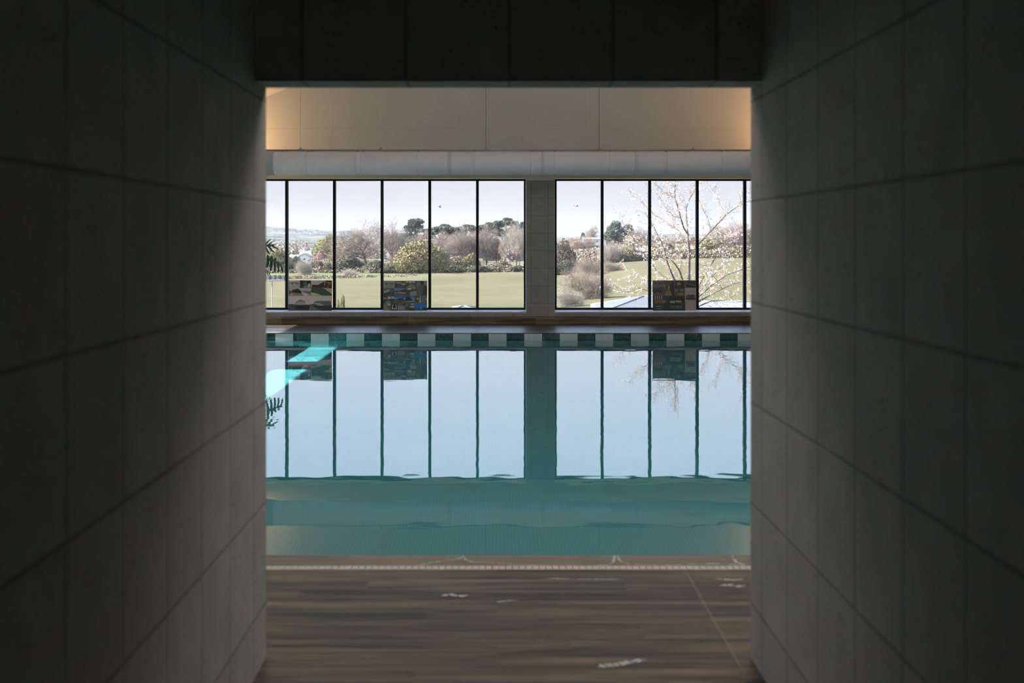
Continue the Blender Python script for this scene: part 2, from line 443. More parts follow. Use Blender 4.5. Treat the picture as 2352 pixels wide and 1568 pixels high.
def window(name, x0, x1, mulls, yf, ends):
    t = empty(name, ((x0 + x1) / 2, yf, WZ0)); struct(t)
    inv = Matrix.Translation(-Vector(t.location))
    zt = EYE + (552 - 409.5) * yf / FPX; zg = EYE + (552 - 415.2) * yf / FPX
    zb0 = EYE - (711.5 - 552) * yf / FPX; zb1 = EYE - (706.5 - 552) * yf / FPX
    def mk(nm, bxs, mat):
        b = MB()
        for q in bxs: b.box(*q)
        for k, v in enumerate(b.v): b.v[k] = tuple(inv @ Vector(v))
        o = b.build(nm, mat, t); return o
    d0, d1 = yf, yf + .09
    fr = [(x0, x1, d0, d1, zg, zt), (x0, x1, d0, d1, zb0, zb1)]
    if ends[0]: fr.append((x0, x0 + .034, d0, d1, zb1, zg))
    if ends[1]: fr.append((x1 - .034, x1, d0, d1, zb1, zg))
    mk('window_frame', fr, M_frame)
    hw = .0255
    for mx in mulls: mk('mullion', [(mx - hw, mx + hw, d0 - .004, d1, zb1, zg)], M_frame)
    edges = [x0] + list(mulls) + [x1]
    for a, c in zip(edges[:-1], edges[1:]):
        mk('pane', [(a + .02, c - .02, d0 + .045, d0 + .055, zb1 - .01, zg + .01)], M_glass)
    return t
def xw(px): return (px - CX) * WF / FPX
m1 = [xw(1096.5 - 109.6 * k) for k in range(0, 7)][::-1]; m1 = [m for m in m1 if m > HX0 + .2]
window('window_1', HX0 - .05, xw(1207.5), m1, WF, (True, True))
m2 = [xw(1383.3 + 109.3 * k) for k in range(0, 6)]
window('window_2', xw(1274.5), W2[1] + .05, [m for m in m2 if m < W2[1] - .2], WF, (True, True))
# sloping pale sills
for nm, (x0, x1) in (('trim_4', (HX0, W1[1] - .002)), ('trim_5', (W2[0] + .002, W2[1]))):
    b = MB(); b.prism([(x0, HY1 - .012, WZ0 - .02), (x0, WF + .02, WZ0 - .02), (x0, WF + .02, .249), (x0, HY1 - .012, WZ0 + .006)][::-1], (x1 - x0, 0, 0))
    struct(b.build(nm, M_sill))
# pale reveals of the pillar
b = MB(); b.box(W1[1] - .006, W1[1], HY1 - .002, WF, WZ0, WZ1 - .01); b.box(HX0, W1[1], HY1 - .001, WF, WZ1 - .004, WZ1)
b.box(W2[0], W2[1], HY1 - .001, WF, WZ1 - .004, WZ1); b.box(W2[0], W2[0] + .006, HY1, WF, WZ0, WZ1 - .01)
struct(b.build('trim_6', M_sill))

# left side wall with the same glazing (the sun comes in here)
G2 = (17.78, 22.05); G1 = (8.0, 16.84)
b = MB(); xo = HX0 - .3
b.box(xo, HX0, HY0 - .3, HY1, -5.2, WZ0)
for y0, y1 in ((HY0 - .3, G1[0]), (G1[1], G2[0]), (G2[1], HY1)): b.box(xo, HX0, y0, y1, WZ0, WZ1)
b.box(xo, HX0, HY0 - .3, HY1, WZ1, EZ)
struct(b.build('wall_hall_left', M_hall_s))
b = MB(); b.box(HX1, HX1 + .3, HY0 - .3, HY1, -5.2, EZ)
struct(b.build('wall_hall_right', M_hall_s))
def side_window(name, y0, y1):
    t = empty(name, (HX0 - .2, (y0 + y1) / 2, WZ0)); struct(t); off = Vector(t.location)
    def mk(nm, bxs, mat):
        b = MB()
        for q in bxs: b.box(*q)
        b.v = [tuple(Vector(v) - off) for v in b.v]; b.build(nm, mat, t)
    a, c = HX0 - .25, HX0 - .16
    mk('window_frame', [(a, c, y0, y1, WZ0, WZ0 + .04), (a, c, y0, y1, WZ1 - .05, WZ1), (a, c, y0, y0 + .035, WZ0 + .04, WZ1 - .05), (a, c, y1 - .035, y1, WZ0 + .04, WZ1 - .05)], M_frame)
    n = round((y1 - y0) / .875); ys = [y1 - (y1 - y0) * k / n for k in range(n + 1)][::-1]
    for m in ys[1:-1]: mk('mullion', [(a, c, m - .02, m + .02, WZ0 + .04, WZ1 - .05)], M_frame)
    for p, q in zip(ys[:-1], ys[1:]): mk('pane', [(a + .04, a + .05, p + .02, q - .02, WZ0 + .03, WZ1 - .04)], M_glass)
side_window('window_3', *G2); side_window('window_4', *G1)

# pitched ceiling, ridge running away from the camera
b = MB(); t = .25; y0, y1 = HY0 - .3, HY1 + .45
for xe in (HX0 - .3, HX1 + .3):
    b.prism([(xe, y0, roof_z(xe)), (RX, y0, roof_z(RX)), (RX, y0, roof_z(RX) + t), (xe, y0, roof_z(xe) + t)], (0, y1 - y0, 0))
struct(b.build('ceiling', M_plaster))

# ------------------------------------------------------------------ fabric duct on its suspended rail
def duct():
    Yd, Zd, R = 20.65, 2.876, .204
    t = empty('fabric_duct', (0, Yd, Zd)); tag(t, 'white fabric air duct hanging on wires above the pool windows', 'air duct')
    xp = lambda px: (px - CX) * (Yd - .15) / FPX
    seams = [570, 647, 705, 831, 960, 1090, 1220, 1275, 1402, 1533, 1660, 1790]; rings = [1032, 1246.5, 1461.5, 818]
    wr = [(705, 1.0), (647, .7), (765, .6), (831, .6), (960, .35), (1090, .45), (1220, .2), (1402, .25)]
    b = MB(); b.sm = True; nx, n = 1100, 40; x0, x1 = -4.15, 5.6
    for i in range(nx + 1):
        x = x0 + (x1 - x0) * i / nx
        tight = min(min(abs(x - xp(s)) for s in seams), min(abs(x - xp(s)) for s in rings))
        pinch = .012 * math.exp(-(tight / .014) ** 2)
        for j in range(n):
            a = 2 * math.pi * j / n
            wk = 0.0
            for px_, amp in wr:
                d = (x - xp(px_ + 9 * math.sin(a * 2)))
                if abs(d) < .25:
                    wk += amp * math.exp(-(d / .09) ** 2) * mnoise.noise(Vector((x * 26 + 9 * a, a * 2.2, px_ * .1))) * .011
            wk += mnoise.noise(Vector((x * 6, math.cos(a) * 3, math.sin(a) * 3))) * .0022
            r = R - pinch + wk
            b.v.append((x, r * math.cos(a) * -1, r * math.sin(a)))
    for i in range(nx):
        for j in range(n):
            j2 = (j + 1) % n; b.addf([i*n+j, i*n+j2, (i+1)*n+j2, (i+1)*n+j])
    b.build('sleeve', M_fabric, t)
    for s in rings[:3]:
        b = MB(); b.sm = True
        for d in (-.028, .0, .028):
            prof = [(R - .004, -.006), (R + .004, -.003), (R + .004, .003), (R - .004, .006)]
            b.lathe(prof, (xp(s) + d, 0, 0), 40, 'x')
        b.build('zip_ring', M_seam, t)
    b = MB(); b.sm = True; b.lathe([(R - .01, -1.6), (R + .006, -1.6), (R + .006, 0), (R - .01, 0)], (xp(628), 0, 0), 40, 'x'); o = b.build('end_collar', M_seam, t); o['label'] = 'grey collar at the left end of the duct'
    zr = EYE + (552 - 345) * Yd / FPX - Zd
    b = MB(); b.box(-6.3, 8.3, -.03, .03, zr - .016, zr + .011); b.box(-6.3, 8.3, -.006, .006, R - .01, zr - .016); b.build('support_rail', M_rail, t)
    for px_, mt in ((690, M_wire2), (874, M_wire2), (1116, M_wire), (1376, M_wire), (1592, M_wire2)):
        x = (px_ - CX) * Yd / FPX
        w = MB(); w.tube([(x, 0, zr + .02), (x, 0, roof_z(x) - Zd + .05)], .0045, 6, True); wo = w.build('hanger_wire', mt, t)
        w = MB(); w.box(x - .035, x + .035, -.034, .034, zr + .011, zr + .022); w.box(x - .008, x + .008, -.01, .01, zr + .022, zr + .05); w.build('wire_bracket', M_rail, wo)
duct()

# ------------------------------------------------------------------ posters on the sill
def srgb(c, k=1.0):
    f = lambda v: ((v/255) / 12.92 if v/255 <= .04045 else ((v/255 + .055) / 1.055) ** 2.4)
    return tuple(min(.85, f(v) * k) for v in c)
PAL = {}
def pcol(c, k):
    key = (tuple(c), k)
    if key not in PAL: PAL[key] = plain('print_%d' % len(PAL), srgb(c, k), .35, .06, 14)
    return PAL[key]
def text_mesh(s, size, bold=0.0):
    cu = bpy.data.curves.new('lettering', 'FONT'); cu.body = s; cu.size = size; cu.align_x = 'LEFT'; cu.offset = bold; cu.extrude = 0
    o = bpy.data.objects.new('lettering', cu); col.objects.link(o)
    dg = bpy.context.evaluated_depsgraph_get(); me = bpy.data.meshes.new_from_object(o.evaluated_get(dg))
    bpy.data.objects.remove(o); bpy.data.curves.remove(cu); return me
def poster(label, zx, zy, box, k, Y0, month, photos):
    """box and photo outlines in pixels of a 15.68x enlargement whose corner is (zx, zy)"""
    u0, v0, u1, v1 = box
    W = (u1 - u0) / 15.68 * Y0 / FPX; H = (v1 - v0) / 15.68 * Y0 / FPX
    base = Vector(((zx + (u0 + u1) / 31.36 - CX) * Y0 / FPX, Y0, .2445))
    t = empty('poster', base); tag(t, label, 'poster', 'presentation boards leaning on the window sill')
    lean = .09
    B = Matrix(((1,0,0),(0,1,lean),(0,-lean*0,1)))
    def q(u, v, d): 
        x = ((u - u0) / (u1 - u0) - .5) * W; z = (v1 - v) / (v1 - v0) * H
        return Vector((x, z * lean - d, z))
    b = MB(); b.prism([q(u0,v1,0), q(u1,v1,0), q(u1,v0,0), q(u0,v0,0)], (0, .008, 0)); b.build('board', pcol((70,70,70), k), t)
    for name, polys in photos:
        b = MB(); mats = []
        for i, (c, pts) in enumerate(polys):
            b.mi = i; mats.append(pcol(c, k))
            if len(pts) == 2:
                (a, e), (g, h) = pts; pts = [(a, e), (g, e), (g, h), (a, h)]
            pts = [(min(max(a, u0), u1), min(max(e, v0), v1)) for a, e in pts]
            d = .0006 + .0005 * i
            p3 = [q(a, e, d) for a, e in pts]
            n = Vector((0,0,0))
            for m in range(len(p3)): n += p3[m].cross(p3[(m+1) % len(p3)])
            if n.y > 0: p3 = p3[::-1]
            b.prism(p3, (0, .0004, 0))
        b.build(name, mats, t)
    # logo panel and lettering
    lu0, lv0, lu1, lv1 = photos[0][1][0][1][0][0], photos[0][1][0][1][0][1], photos[0][1][0][1][1][0], photos[0][1][0][1][1][1]
    ink = pcol((28,34,38), k); lw = lu1 - lu0
    def put(s, size_px, u, v, bold=0.0, name='lettering', rot=0.0, wpx=None):
        s_m = size_px / 15.68 * Y0 / FPX
        me = text_mesh(s, s_m, bold * s_m)
        xs = [p.co.x for p in me.vertices]; w = max(xs) - min(xs); x_0 = min(xs)
        kx = (wpx / 15.68 * Y0 / FPX) / w if wpx else 1.0
        o = q(u, v, .004)
        for p in me.vertices:
            x, z = (p.co.x - x_0) * kx, p.co.y
            if rot: x, z = -z, x
            p.co = (o.x + x, o.y + z * lean, o.z + z)
        me.materials.append(ink); part(name, me, t)
    sx = lw / 385.0; U = lambda a: lu0 + a * sx
    put('B', 118, U(75), lv0 + 150, .028, wpx=66 * sx); put('R', 118, U(225), lv0 + 150, .028, wpx=58 * sx); put('N', 118, U(288), lv0 + 150, .03, wpx=58 * sx)
    put('THE', 34, U(62), lv0 + 150, .0, rot=1, wpx=90)
    put(month, 36, U(62), lv0 + 222, .012, wpx=(250 if len(month) > 10 else 225) * sx)
    b = MB()
    r0 = [(U(140), lv0+100), (U(183), lv0+58), (U(226), lv0+100), (U(215), lv0+110), (U(183), lv0+78), (U(151), lv0+110)]
    b.prism([q(a, c, .004) for a, c in r0][::-1], (0, .002, 0)); b.build('roof_mark', ink, t)
    b = MB()
    for v in (126, 138):
        for i in range(4):
            a = U(156 + i * 14); b.prism([q(a, lv0+v+3, .004), q(a+7, lv0+v-3, .004), q(a+14, lv0+v+3, .004), q(a+14, lv0+v+8, .004), q(a+7, lv0+v+2, .004), q(a, lv0+v+8, .004)], (0, .002, 0))
    b.build('wave_mark', pcol((70,110,140), k), t)
R_ = lambda a, b_, c, d: [(a, b_), (c, d)]
poster('left poster, a pale misty house photo across its lower half', 640, 630, (350,190,1915,1285), 2.2, 22.33, 'FEBRUARY 2020', [
 ('logo_panel', [((150,143,135), R_(370,190,750,460))]),
 ('photo', [((60,64,60), R_(755,190,1150,455)), ((25,32,34), R_(755,190,880,455)), ((50,80,88), [(890,260),(980,260),(990,340),(900,350)]), ((170,165,160), [(1070,290),(1115,285),(1115,440),(1040,440)]), ((22,25,26), [(990,230),(1150,190),(1150,290),(1010,330)]), ((98,98,94), [(890,400),(1030,390),(1040,450),(880,452)])]),
 ('photo', [((140,136,138), R_(365,470,1145,738)), ((84,84,86), [(810,575),(1145,575),(1145,715),(1080,690)]), ((24,26,28), [(465,540),(680,485),(815,590),(810,665),(475,640)]), ((110,96,72), [(365,700),(480,655),(810,665),(910,738),(365,738)]), ((165,158,150), [(820,640),(870,650),(1085,715),(1070,738),(910,738)]), ((58,56,52), [(365,560),(440,560),(470,640),(365,690)]), ((190,180,175), [(400,720),(450,690),(520,720)])]),
 ('photo', [((150,142,138), R_(1150,190,1925,738)), ((30,34,34), [(1180,345),(1410,355),(1630,225),(1760,190),(1880,200),(1925,270),(1925,480),(1180,430)]), ((140,120,85), [(1630,230),(1655,225),(1650,385),(1625,380)]), ((130,112,80), [(1650,240),(1920,290),(1920,310),(1650,265)]), ((62,54,44), [(1160,430),(1500,440),(1700,520),(1915,690),(1160,545)]), ((34,66,44), [(1160,545),(1690,610),(1915,695),(1915,735),(1560,735),(1150,620)]), ((180,148,84), [(1150,620),(1400,670),(1560,735),(1150,735)]), ((150,48,42), [(1790,290),(1815,300),(1760,500),(1720,495)]), ((150,48,42), [(1800,320),(1880,330),(1870,360),(1800,350)]), ((150,140,100), [(1700,510),(1900,470),(1915,500),(1880,600),(1720,560)]), ((205,195,188), [(1770,470),(1800,470),(1800,500)])]),
 ('photo', [((158,150,148), R_(350,745,1912,1285)), ((52,56,58), [(350,1040),(620,1050),(960,1060),(1130,1060),(1250,1030),(1912,1080),(1912,1285),(350,1285)]), ((110,103,92), [(605,970),(770,885),(955,950),(945,1085),(600,1085)]), ((120,128,126), [(630,985),(925,985),(920,1055),(630,1055)]), ((48,50,50), [(605,970),(770,880),(955,945),(955,962),(770,900),(605,985)]), ((24,26,28), [(600,1080),(950,1075),(1115,1100),(1115,1225),(600,1240)]), ((70,76,78), [(1260,985),(1350,935),(1870,930),(1895,1080),(1290,1060)]), ((110,116,116), [(1280,995),(1520,995),(1520,1045),(1290,1050)]), ((34,38,36), [(1180,1100),(1400,1085),(1900,1110),(1900,1285),(1600,1285),(1300,1170)]), ((175,172,165), [(1390,1065),(1620,1065),(1600,1085),(1390,1090)]), ((120,110,100), [(380,860),(395,855),(420,1030),(405,1040)]), ((80,72,64), [(1130,1115),(1180,1105),(1560,1285),(1080,1285)])]),
])
poster('middle poster, a dark grid of many small photos with a blue picture in the corner', 866, 632, (228,190,1800,1270), 2.6, 22.33, 'MARCH 2020', [
 ('logo_panel', [((108,106,102), R_(235,195,628,455))]),
 ('photo', [((66,68,64), R_(632,195,1028,452)), ((34,38,38), [(632,300),(830,310),(1028,360),(1028,452),(632,452)]), ((110,105,95), [(660,240),(900,230),(860,290),(720,290)]), ((30,32,34), [(840,200),(880,200),(960,280),(930,290)]), ((130,126,118), [(870,300),(1010,290),(1000,340),(880,345)]), ((52,58,64), [(760,380),(900,370),(930,440),(700,445)])]),
 ('photo', [((40,44,40), R_(1032,195,1410,452)), ((130,150,160), R_(1140,205,1240,268)), ((120,145,155), R_(1258,205,1365,262)), ((130,140,138), R_(1040,205,1110,260)), ((98,96,58), [(1040,452),(1190,300),(1340,340),(1390,452)])]),
 ('photo', [((46,50,52), R_(1415,195,1800,720)), ((74,80,88), [(1420,200),(1550,200),(1570,340),(1420,440)]), ((24,26,28), [(1560,200),(1680,200),(1660,340),(1580,340)]), ((90,96,102), [(1680,215),(1800,200),(1800,370),(1690,330)]), ((58,62,54), [(1420,450),(1580,340),(1680,360),(1600,720),(1420,720)]), ((28,34,34), [(1680,360),(1800,400),(1800,720),(1630,720)])]),
 ('photo', [((58,64,60), R_(232,460,622,728)), ((36,42,40), [(232,640),(622,560),(622,728),(232,728)]), ((116,118,110), [(240,560),(400,500),(460,560),(250,640)]), ((24,28,28), [(500,470),(540,465),(622,560),(622,600)])]),
 ('photo', [((72,100,138), R_(628,460,1012,725)), ((26,30,34), [(628,545),(840,550),(1012,470),(1012,610),(640,600)]), ((76,62,48), [(630,640),(820,610),(1012,660),(1012,725),(630,725)]), ((120,124,116), [(720,590),(900,595),(1012,640),(1012,660),(740,620)])]),
 ('photo', [((56,62,60), R_(1018,460,1412,722)), ((150,150,145), R_(1095,458,1240,512)), ((150,150,145), R_(1300,458,1370,482)), ((28,32,32), [(1020,540),(1412,470),(1412,520),(1020,600)]), ((104,110,104), [(1180,610),(1412,560),(1412,722),(1180,722)]), ((24,28,28), R_(1085,590,1110,722)), ((24,28,28), R_(1140,580,1170,722)), ((24,28,28), R_(1045,600,1062,722))]),
 ('photo', [((36,40,42), R_(230,735,622,1000)), ((110,118,124), [(230,790),(340,800),(340,840),(230,840)]), ((140,140,138), R_(380,760,480,850)), ((86,84,76), [(260,1000),(380,880),(470,920),(500,1000)]), ((120,124,128), [(500,750),(622,760),(622,830),(510,840)])]),
 ('photo', [((20,78,138), R_(626,733,1012,985)), ((130,150,165), [(626,820),(700,800),(900,815),(1012,830),(1012,850),(626,850)]), ((16,20,22), [(626,840),(780,815),(950,820),(985,890),(626,890)]), ((50,60,38), [(626,890),(1012,880),(1012,985),(626,985)]), ((90,120,130), R_(650,850,690,880)), ((90,120,130), R_(740,850,765,880))]),
 ('photo', [((24,88,140), R_(1018,733,1330,970)), ((16,18,22), [(1025,760),(1140,750),(1290,885),(1100,925),(1025,905)]), ((128,122,96), [(1200,800),(1330,840),(1330,900),(1290,880)]), ((140,138,130), [(1020,925),(1330,925),(1330,942),(1020,942)]), ((40,42,42), [(1020,942),(1330,942),(1330,970),(1020,970)])]),
 ('photo', [((38,44,46), R_(1340,730,1795,985)), ((120,150,155), [(1540,735),(1570,735),(1575,975),(1525,975)]), ((150,118,72), [(1430,800),(1490,810),(1490,870),(1435,870)]), ((72,74,76), R_(1610,740,1750,970)), ((140,160,165), R_(1755,815,1780,880)), ((104,96,76), R_(1340,745,1358,985))]),
 ('photo', [((66,66,58), [(228,1005),(480,1005),(500,1268),(228,1268)]), ((130,134,140), [(340,1005),(480,1010),(480,1100),(420,1090)]), ((92,90,78), [(250,1060),(310,1040),(450,1268),(240,1268)]), ((20,22,24), [(430,1090),(470,1085),(480,1130),(440,1120)])]),
 ('photo', [((22,26,26), R_(500,1005,735,1268)), ((140,138,128), [(560,1040),(590,1040),(575,1185),(670,1185),(650,1040),(690,1050),(715,1210),(530,1210)]), ((14,16,16), [(590,1020),(660,1020),(680,1160),(570,1160)])]),
 ('photo', [((62,66,68), R_(742,1005,1015,1268)), ((24,28,30), R_(930,1005,1015,1080))] + [((132,140,146), R_(765 + 48 * i, 1095, 785 + 48 * i, 1230)) for i in range(5)]),
 ('photo', [((44,50,46), R_(1020,1000,1330,1268)), ((120,145,160), [(1190,1020),(1330,1010),(1330,1050),(1200,1050)]), ((130,126,108), [(1170,1110),(1330,1080),(1330,1170),(1190,1150)]), ((22,24,24), R_(1160,1170,1330,1268)), ((84,88,78), R_(1040,1020,1120,1090))]),
 ('photo', [((6,72,128), R_(1338,1000,1795,1268)), ((14,18,20), [(1345,1180),(1520,1165),(1795,1160),(1795,1225),(1345,1225)]), ((150,165,175), [(1535,1200),(1560,1150),(1600,1150),(1620,1200),(1600,1205),(1580,1165),(1555,1205)]), ((40,130,170), R_(1375,1195,1500,1212)), ((52,74,52), [(1345,1268),(1420,1240),(1795,1225),(1795,1268)])]),
])
poster('right poster of dark interior photos with a pale text sheet along its right side', 1484, 630, (240,190,1808,1285), 2.3, 22.33, 'APRIL 2020', [
 ('logo_panel', [((76,78,78), R_(245,195,615,450))]),
 ('photo', [((62,58,50), R_(620,195,1015,735)), ((26,28,30), [(720,380),(880,340),(1015,230),(1015,735),(960,735),(860,480),(740,470)]), ((26,28,28), R_(755,232,845,268)), ((112,80,52), [(620,300),(715,360),(715,470),(640,460),(620,420)]), ((104,92,58), [(660,730),(760,560),(850,540),(960,735)]), ((70,80,74), [(770,480),(850,470),(880,560),(760,570)]), ((150,160,150), R_(815,375,845,465))]),
 ('photo', [((24,28,32), R_(1020,195,1395,455)), ((54,60,70), [(1020,200),(1100,200),(1080,400),(1020,440)]), ((50,50,50), R_(1120,240,1265,430)), ((150,110,72), R_(1140,265,1250,350)), ((24,26,26), R_(1165,262,1180,350)), ((24,26,26), R_(1215,262,1228,350))]),
 ('photo', [((40,44,44), R_(1405,195,1800,452)), ((58,70,90), R_(1410,200,1470,240)), ((92,98,100), [(1450,290),(1800,370),(1800,400),(1450,310)]), ((18,20,22), [(1460,320),(1800,405),(1800,452),(1460,452)]), ((98,68,40), R_(1410,290,1455,440)), ((26,30,34), R_(1545,200,1600,245))]),
 ('photo', [((34,38,38), R_(245,455,612,720)), ((70,70,62), [(260,540),(370,462),(600,510),(600,530),(370,490),(280,560)]), ((90,88,62), R_(390,640,515,695)), ((66,66,62), [(250,700),(330,650),(400,690),(600,650),(612,720),(245,720)])]),
 ('photo', [((60,62,60), R_(1030,455,1398,735)), ((84,88,88), R_(1050,495,1140,600)), ((84,88,88), R_(1240,495,1330,600)), ((24,26,28), R_(1155,560,1220,600)), ((100,98,58), [(1090,735),(1210,645),(1320,650),(1398,735)]), ((28,30,32), R_(1030,455,1398,490))]),
 ('photo', [((26,34,44), R_(245,725,612,890))] + [((140,130,128), R_(318 + 78 * i, 735, 350 + 78 * i, 870)) for i in range(4)]),
 ('photo', [((100,70,44), R_(300,895,612,1010)), ((30,32,32), R_(245,895,300,1010)), ((74,52,34), R_(350,900,372,1010)), ((74,52,34), R_(450,900,462,1010)), ((74,52,34), R_(530,900,550,1010))]),
 ('photo', [((24,32,34), R_(245,1012,612,1275)), ((52,58,56), [(250,1100),(420,1020),(612,1110),(612,1130),(420,1045),(250,1125)]), ((112,120,112), R_(360,1105,440,1140)), ((112,120,112), R_(450,1105,545,1135)), ((62,78,78), R_(370,1185,560,1225))]),
 ('photo', [((22,32,34), R_(620,738,1398,1280)), ((36,46,44), [(620,760),(980,745),(740,890),(640,900)]), ((36,46,44), [(1080,745),(1398,745),(1398,840)]), ((14,18,20), [(730,880),(1010,740),(1050,740),(780,890)]), ((14,18,20), [(1060,740),(1110,740),(1398,860),(1398,890)]), ((120,130,122), R_(865,925,1045,1005)), ((130,138,130), R_(1065,920,1280,960)), ((74,88,84), R_(1065,960,1280,1010)), ((86,100,98), R_(625,905,700,1010)), ((12,16,18), [(820,1025),(1330,1030),(1330,1080),(830,1075)]), ((52,74,72), [(860,1090),(1050,1090),(1050,1190),(900,1190)]), ((52,76,80), [(1070,1090),(1330,1090),(1300,1200),(1080,1200)]), ((120,116,80), R_(1265,1030,1350,1050))]),
 ('text_sheet', [((142,132,130), R_(1412,455,1808,1285))] + [((110,104,106), R_(1435, v, 1435 + w, v + 7)) for v, w in ((590,330),(612,320),(640,300),(668,80),(940,330),(965,90),(990,130),(1035,110),(1078,60),(1125,90),(1160,180),(1215,80),(1245,310))] + [((104,98,104), R_(1545,505,1660,516)), ((52,58,66), [(1435,740),(1535,690),(1600,720),(1690,690),(1785,740),(1785,890),(1435,890)]), ((32,42,54), [(1435,860),(1540,820),(1700,820),(1785,870),(1785,890),(1435,890)]), ((44,54,70), R_(1722,1150,1785,1172)), ((150,150,150), R_(1500,770,1520,800)), ((128,134,146), R_(1735,770,1785,805))]),
])

# ------------------------------------------------------------------ split-leaf plant on the far deck
M_leaf = plain('plant_leaf', (.020,.060,.030), .3, .25, 12)
M_rib = plain('plant_midrib', (.07,.17,.05), .4, .2, 12)
M_stalk = plain('plant_stalk', (.08,.12,.045), .5, .2, 12)
M_pot = plain('grey_planter', (.22,.22,.215), .6, .1, 6)
M_soil = plain('potting_soil', (.03,.022,.016), .95, .3, 30)
def monstera(parent, base, tip, side, size, name='leaf'):
    base, tip = Vector(base), Vector(tip); ax = tip - base; Ln = ax.length; ax.normalize()
    s = Vector(side).normalized(); s = (s - ax * s.dot(ax)).normalized(); n = ax.cross(s)
    b = MB(); n_l = 5
    for sg in (-1, 1):
        for i in range(n_l):
            t0, t1 = i / n_l * .92, (i + .80) / n_l * .92
            wid = size * (.52 if i == 0 else .60 if i == 1 else .55 if i == 2 else .42 if i == 3 else .22)
            fwd = .20 + .10 * i
            for (ta, tb) in ((t0, t1),):
                rows = 5; prev = None
                for r in range(rows + 1):
                    f = r / rows
                    narrow = 1 - .35 * f ** 2
                    m = (ta + tb) / 2
                    a = m + (ta - m) * narrow; c = m + (tb - m) * narrow
                    dr = -.32 * size * f * f
                    def pt(t, f=f): return base + ax * (Ln * (t + fwd * f * .55)) + s * (sg * wid * (f if f < .99 else .97)) + n * (dr * .8) + n * (.06 * size * math.sin(t * 3))
                    cur = (pt(a), pt(c))
                    if prev: b.face([prev[0], prev[1], cur[1], cur[0]])
                    prev = cur
        # web next to the midrib
        for i in range(12):
            ta, tb = i / 12 * .97, (i + 1) / 12 * .97; w = size * .14
            g = lambda t, k: base + ax * (Ln * t) + s * (sg * w * k * (1 - t * .7)) + n * (.06 * size * math.sin(t * 3) - .01 * size * k)
            b.face([g(ta, 0), g(tb, 0), g(tb, 1), g(ta, 1)])
    o = b.build(name, M_leaf, parent)
    for m in o.modifiers: pass
    sd = o.modifiers.new('thick', 'SOLIDIFY'); sd.thickness = .0015
    r = MB(); r.tube([base + n * .002 + (tip - base) * k + n * (.06 * size * math.sin(k * 3)) for k in (0, .25, .5, .75, .97)], [.006, .005, .004, .003, .001], 5); r.build('midrib', M_rib, o)
def plant():
    t = empty('split_leaf_plant', (-4.62, 21.35, 0)); tag(t, 'dark green split-leaf plant standing at the left end of the window sill', 'plant')
    b = MB(); b.lathe([(.13, 0), (.17, .02), (.2, .36), (.19, .38), (.17, .36), (.165, .33)], (0, 0, 0), 28); b.build('pot', M_pot, t)
    b = MB(); b.lathe([(.16, .325), (.02, .34)], (0, 0, 0), 20); b.build('soil', M_soil, t)
    def loc(px, py, Y): return P(px, py, Y) - Vector((-4.62, 21.35, 0))
    leaves = [((-.05,-.05,.9),None)]
    specs = [
      (loc(612, 592, 21.30), loc(649, 611, 21.20), (0, .55, -.85), .30),
      (loc(592, 566, 21.35), loc(631, 563.5, 21.25), (0, .3, 1), .26),
      (loc(590, 615, 21.2), loc(617, 622, 21.1), (0, .8, -.5), .22),
      (loc(560, 540, 21.5), loc(520, 545, 21.45), (0, .5, .8), .3),
      (loc(575, 580, 21.1), loc(545, 612, 20.95), (.4, .3, .8), .3),
      (loc(584, 525, 21.4), loc(592, 492, 21.4), (1, .3, 0), .28),
      (loc(585, 600, 21.6), loc(562, 590, 21.8), (.2, .5, .8), .26)]
    for i, (a, c, sd, sz) in enumerate(specs):
        monstera(t, a, c, sd, sz)
        w = MB(); mid = Vector((a.x * .5, a.y * .5, (a.z + .36) * .5 + .06))
        w.tube([Vector((.02 * math.cos(i), .02 * math.sin(i), .33)), mid, a], [.011, .009, .006], 6); w.build('stalk', M_stalk, t)
plant()

# ------------------------------------------------------------------ outside: ground, field, hills
PXC = [-900, 300, 500, 900, 1200, 1300, 1400, 1550, 1750, 2000, 3200]
ROWS = [(23, None, -5.0), (60, None, -5.2),
        (110, [706,706,706,706,706,706,699,694,690,690,690], 0),
        (150, [682,682,682,682,680,676,672,664,655,650,650], 0),
        (180, [664,664,664,664,662,664,654,646,638,632,632], 0),
        (250, [641,641,641,640,632,636,616,608,604,600,600], 0),
        (300, [627,627,627,626,622,626,602,596,591,588,588], 0),
        (400, [612,612,612,608,604,592,572,572,574,570,570], 0),
        (500, [602,602,602,598,594,576,560,562,566,562,562], 0),
        (800, [586,586,586,584,582,566,553,556,560,556,556], 0),
        (1300, [572,572,572,570,570,560,550,552,554,552,552], 0)]
def lerp_px(ys, px):
    if px <= PXC[0]: return ys[0]
    for a, b_, ya, yb in zip(PXC[:-1], PXC[1:], ys[:-1], ys[1:]):
        if px <= b_: return ya + (yb - ya) * (px - a) / (b_ - a)
    return ys[-1]
def row_z(k, px):
    D, ys, z = ROWS[k]
    return z if ys is None else EYE - (lerp_px(ys, px) - CY) * D / FPX
def ground_z(x, D):
    px = CX + FPX * x / D
    if D <= ROWS[0][0]: return ROWS[0][2]
    for k in range(len(ROWS) - 1):
        d0, d1 = ROWS[k][0], ROWS[k+1][0]
        if D <= d1:
            t = (D - d0) / (d1 - d0); return row_z(k, px) * (1 - t) + row_z(k + 1, px) * t
    return row_z(len(ROWS) - 1, px)
M_grass = grass_mat('field_grass', [(.30, (.098,.097,.048)), (.5, (.12,.113,.064)), (.72, (.145,.13,.08))], .05)
M_mead = grass_mat('rough_ground', [(.30, (.09,.095,.05)), (.5, (.13,.12,.075)), (.72, (.18,.155,.115))], .05)
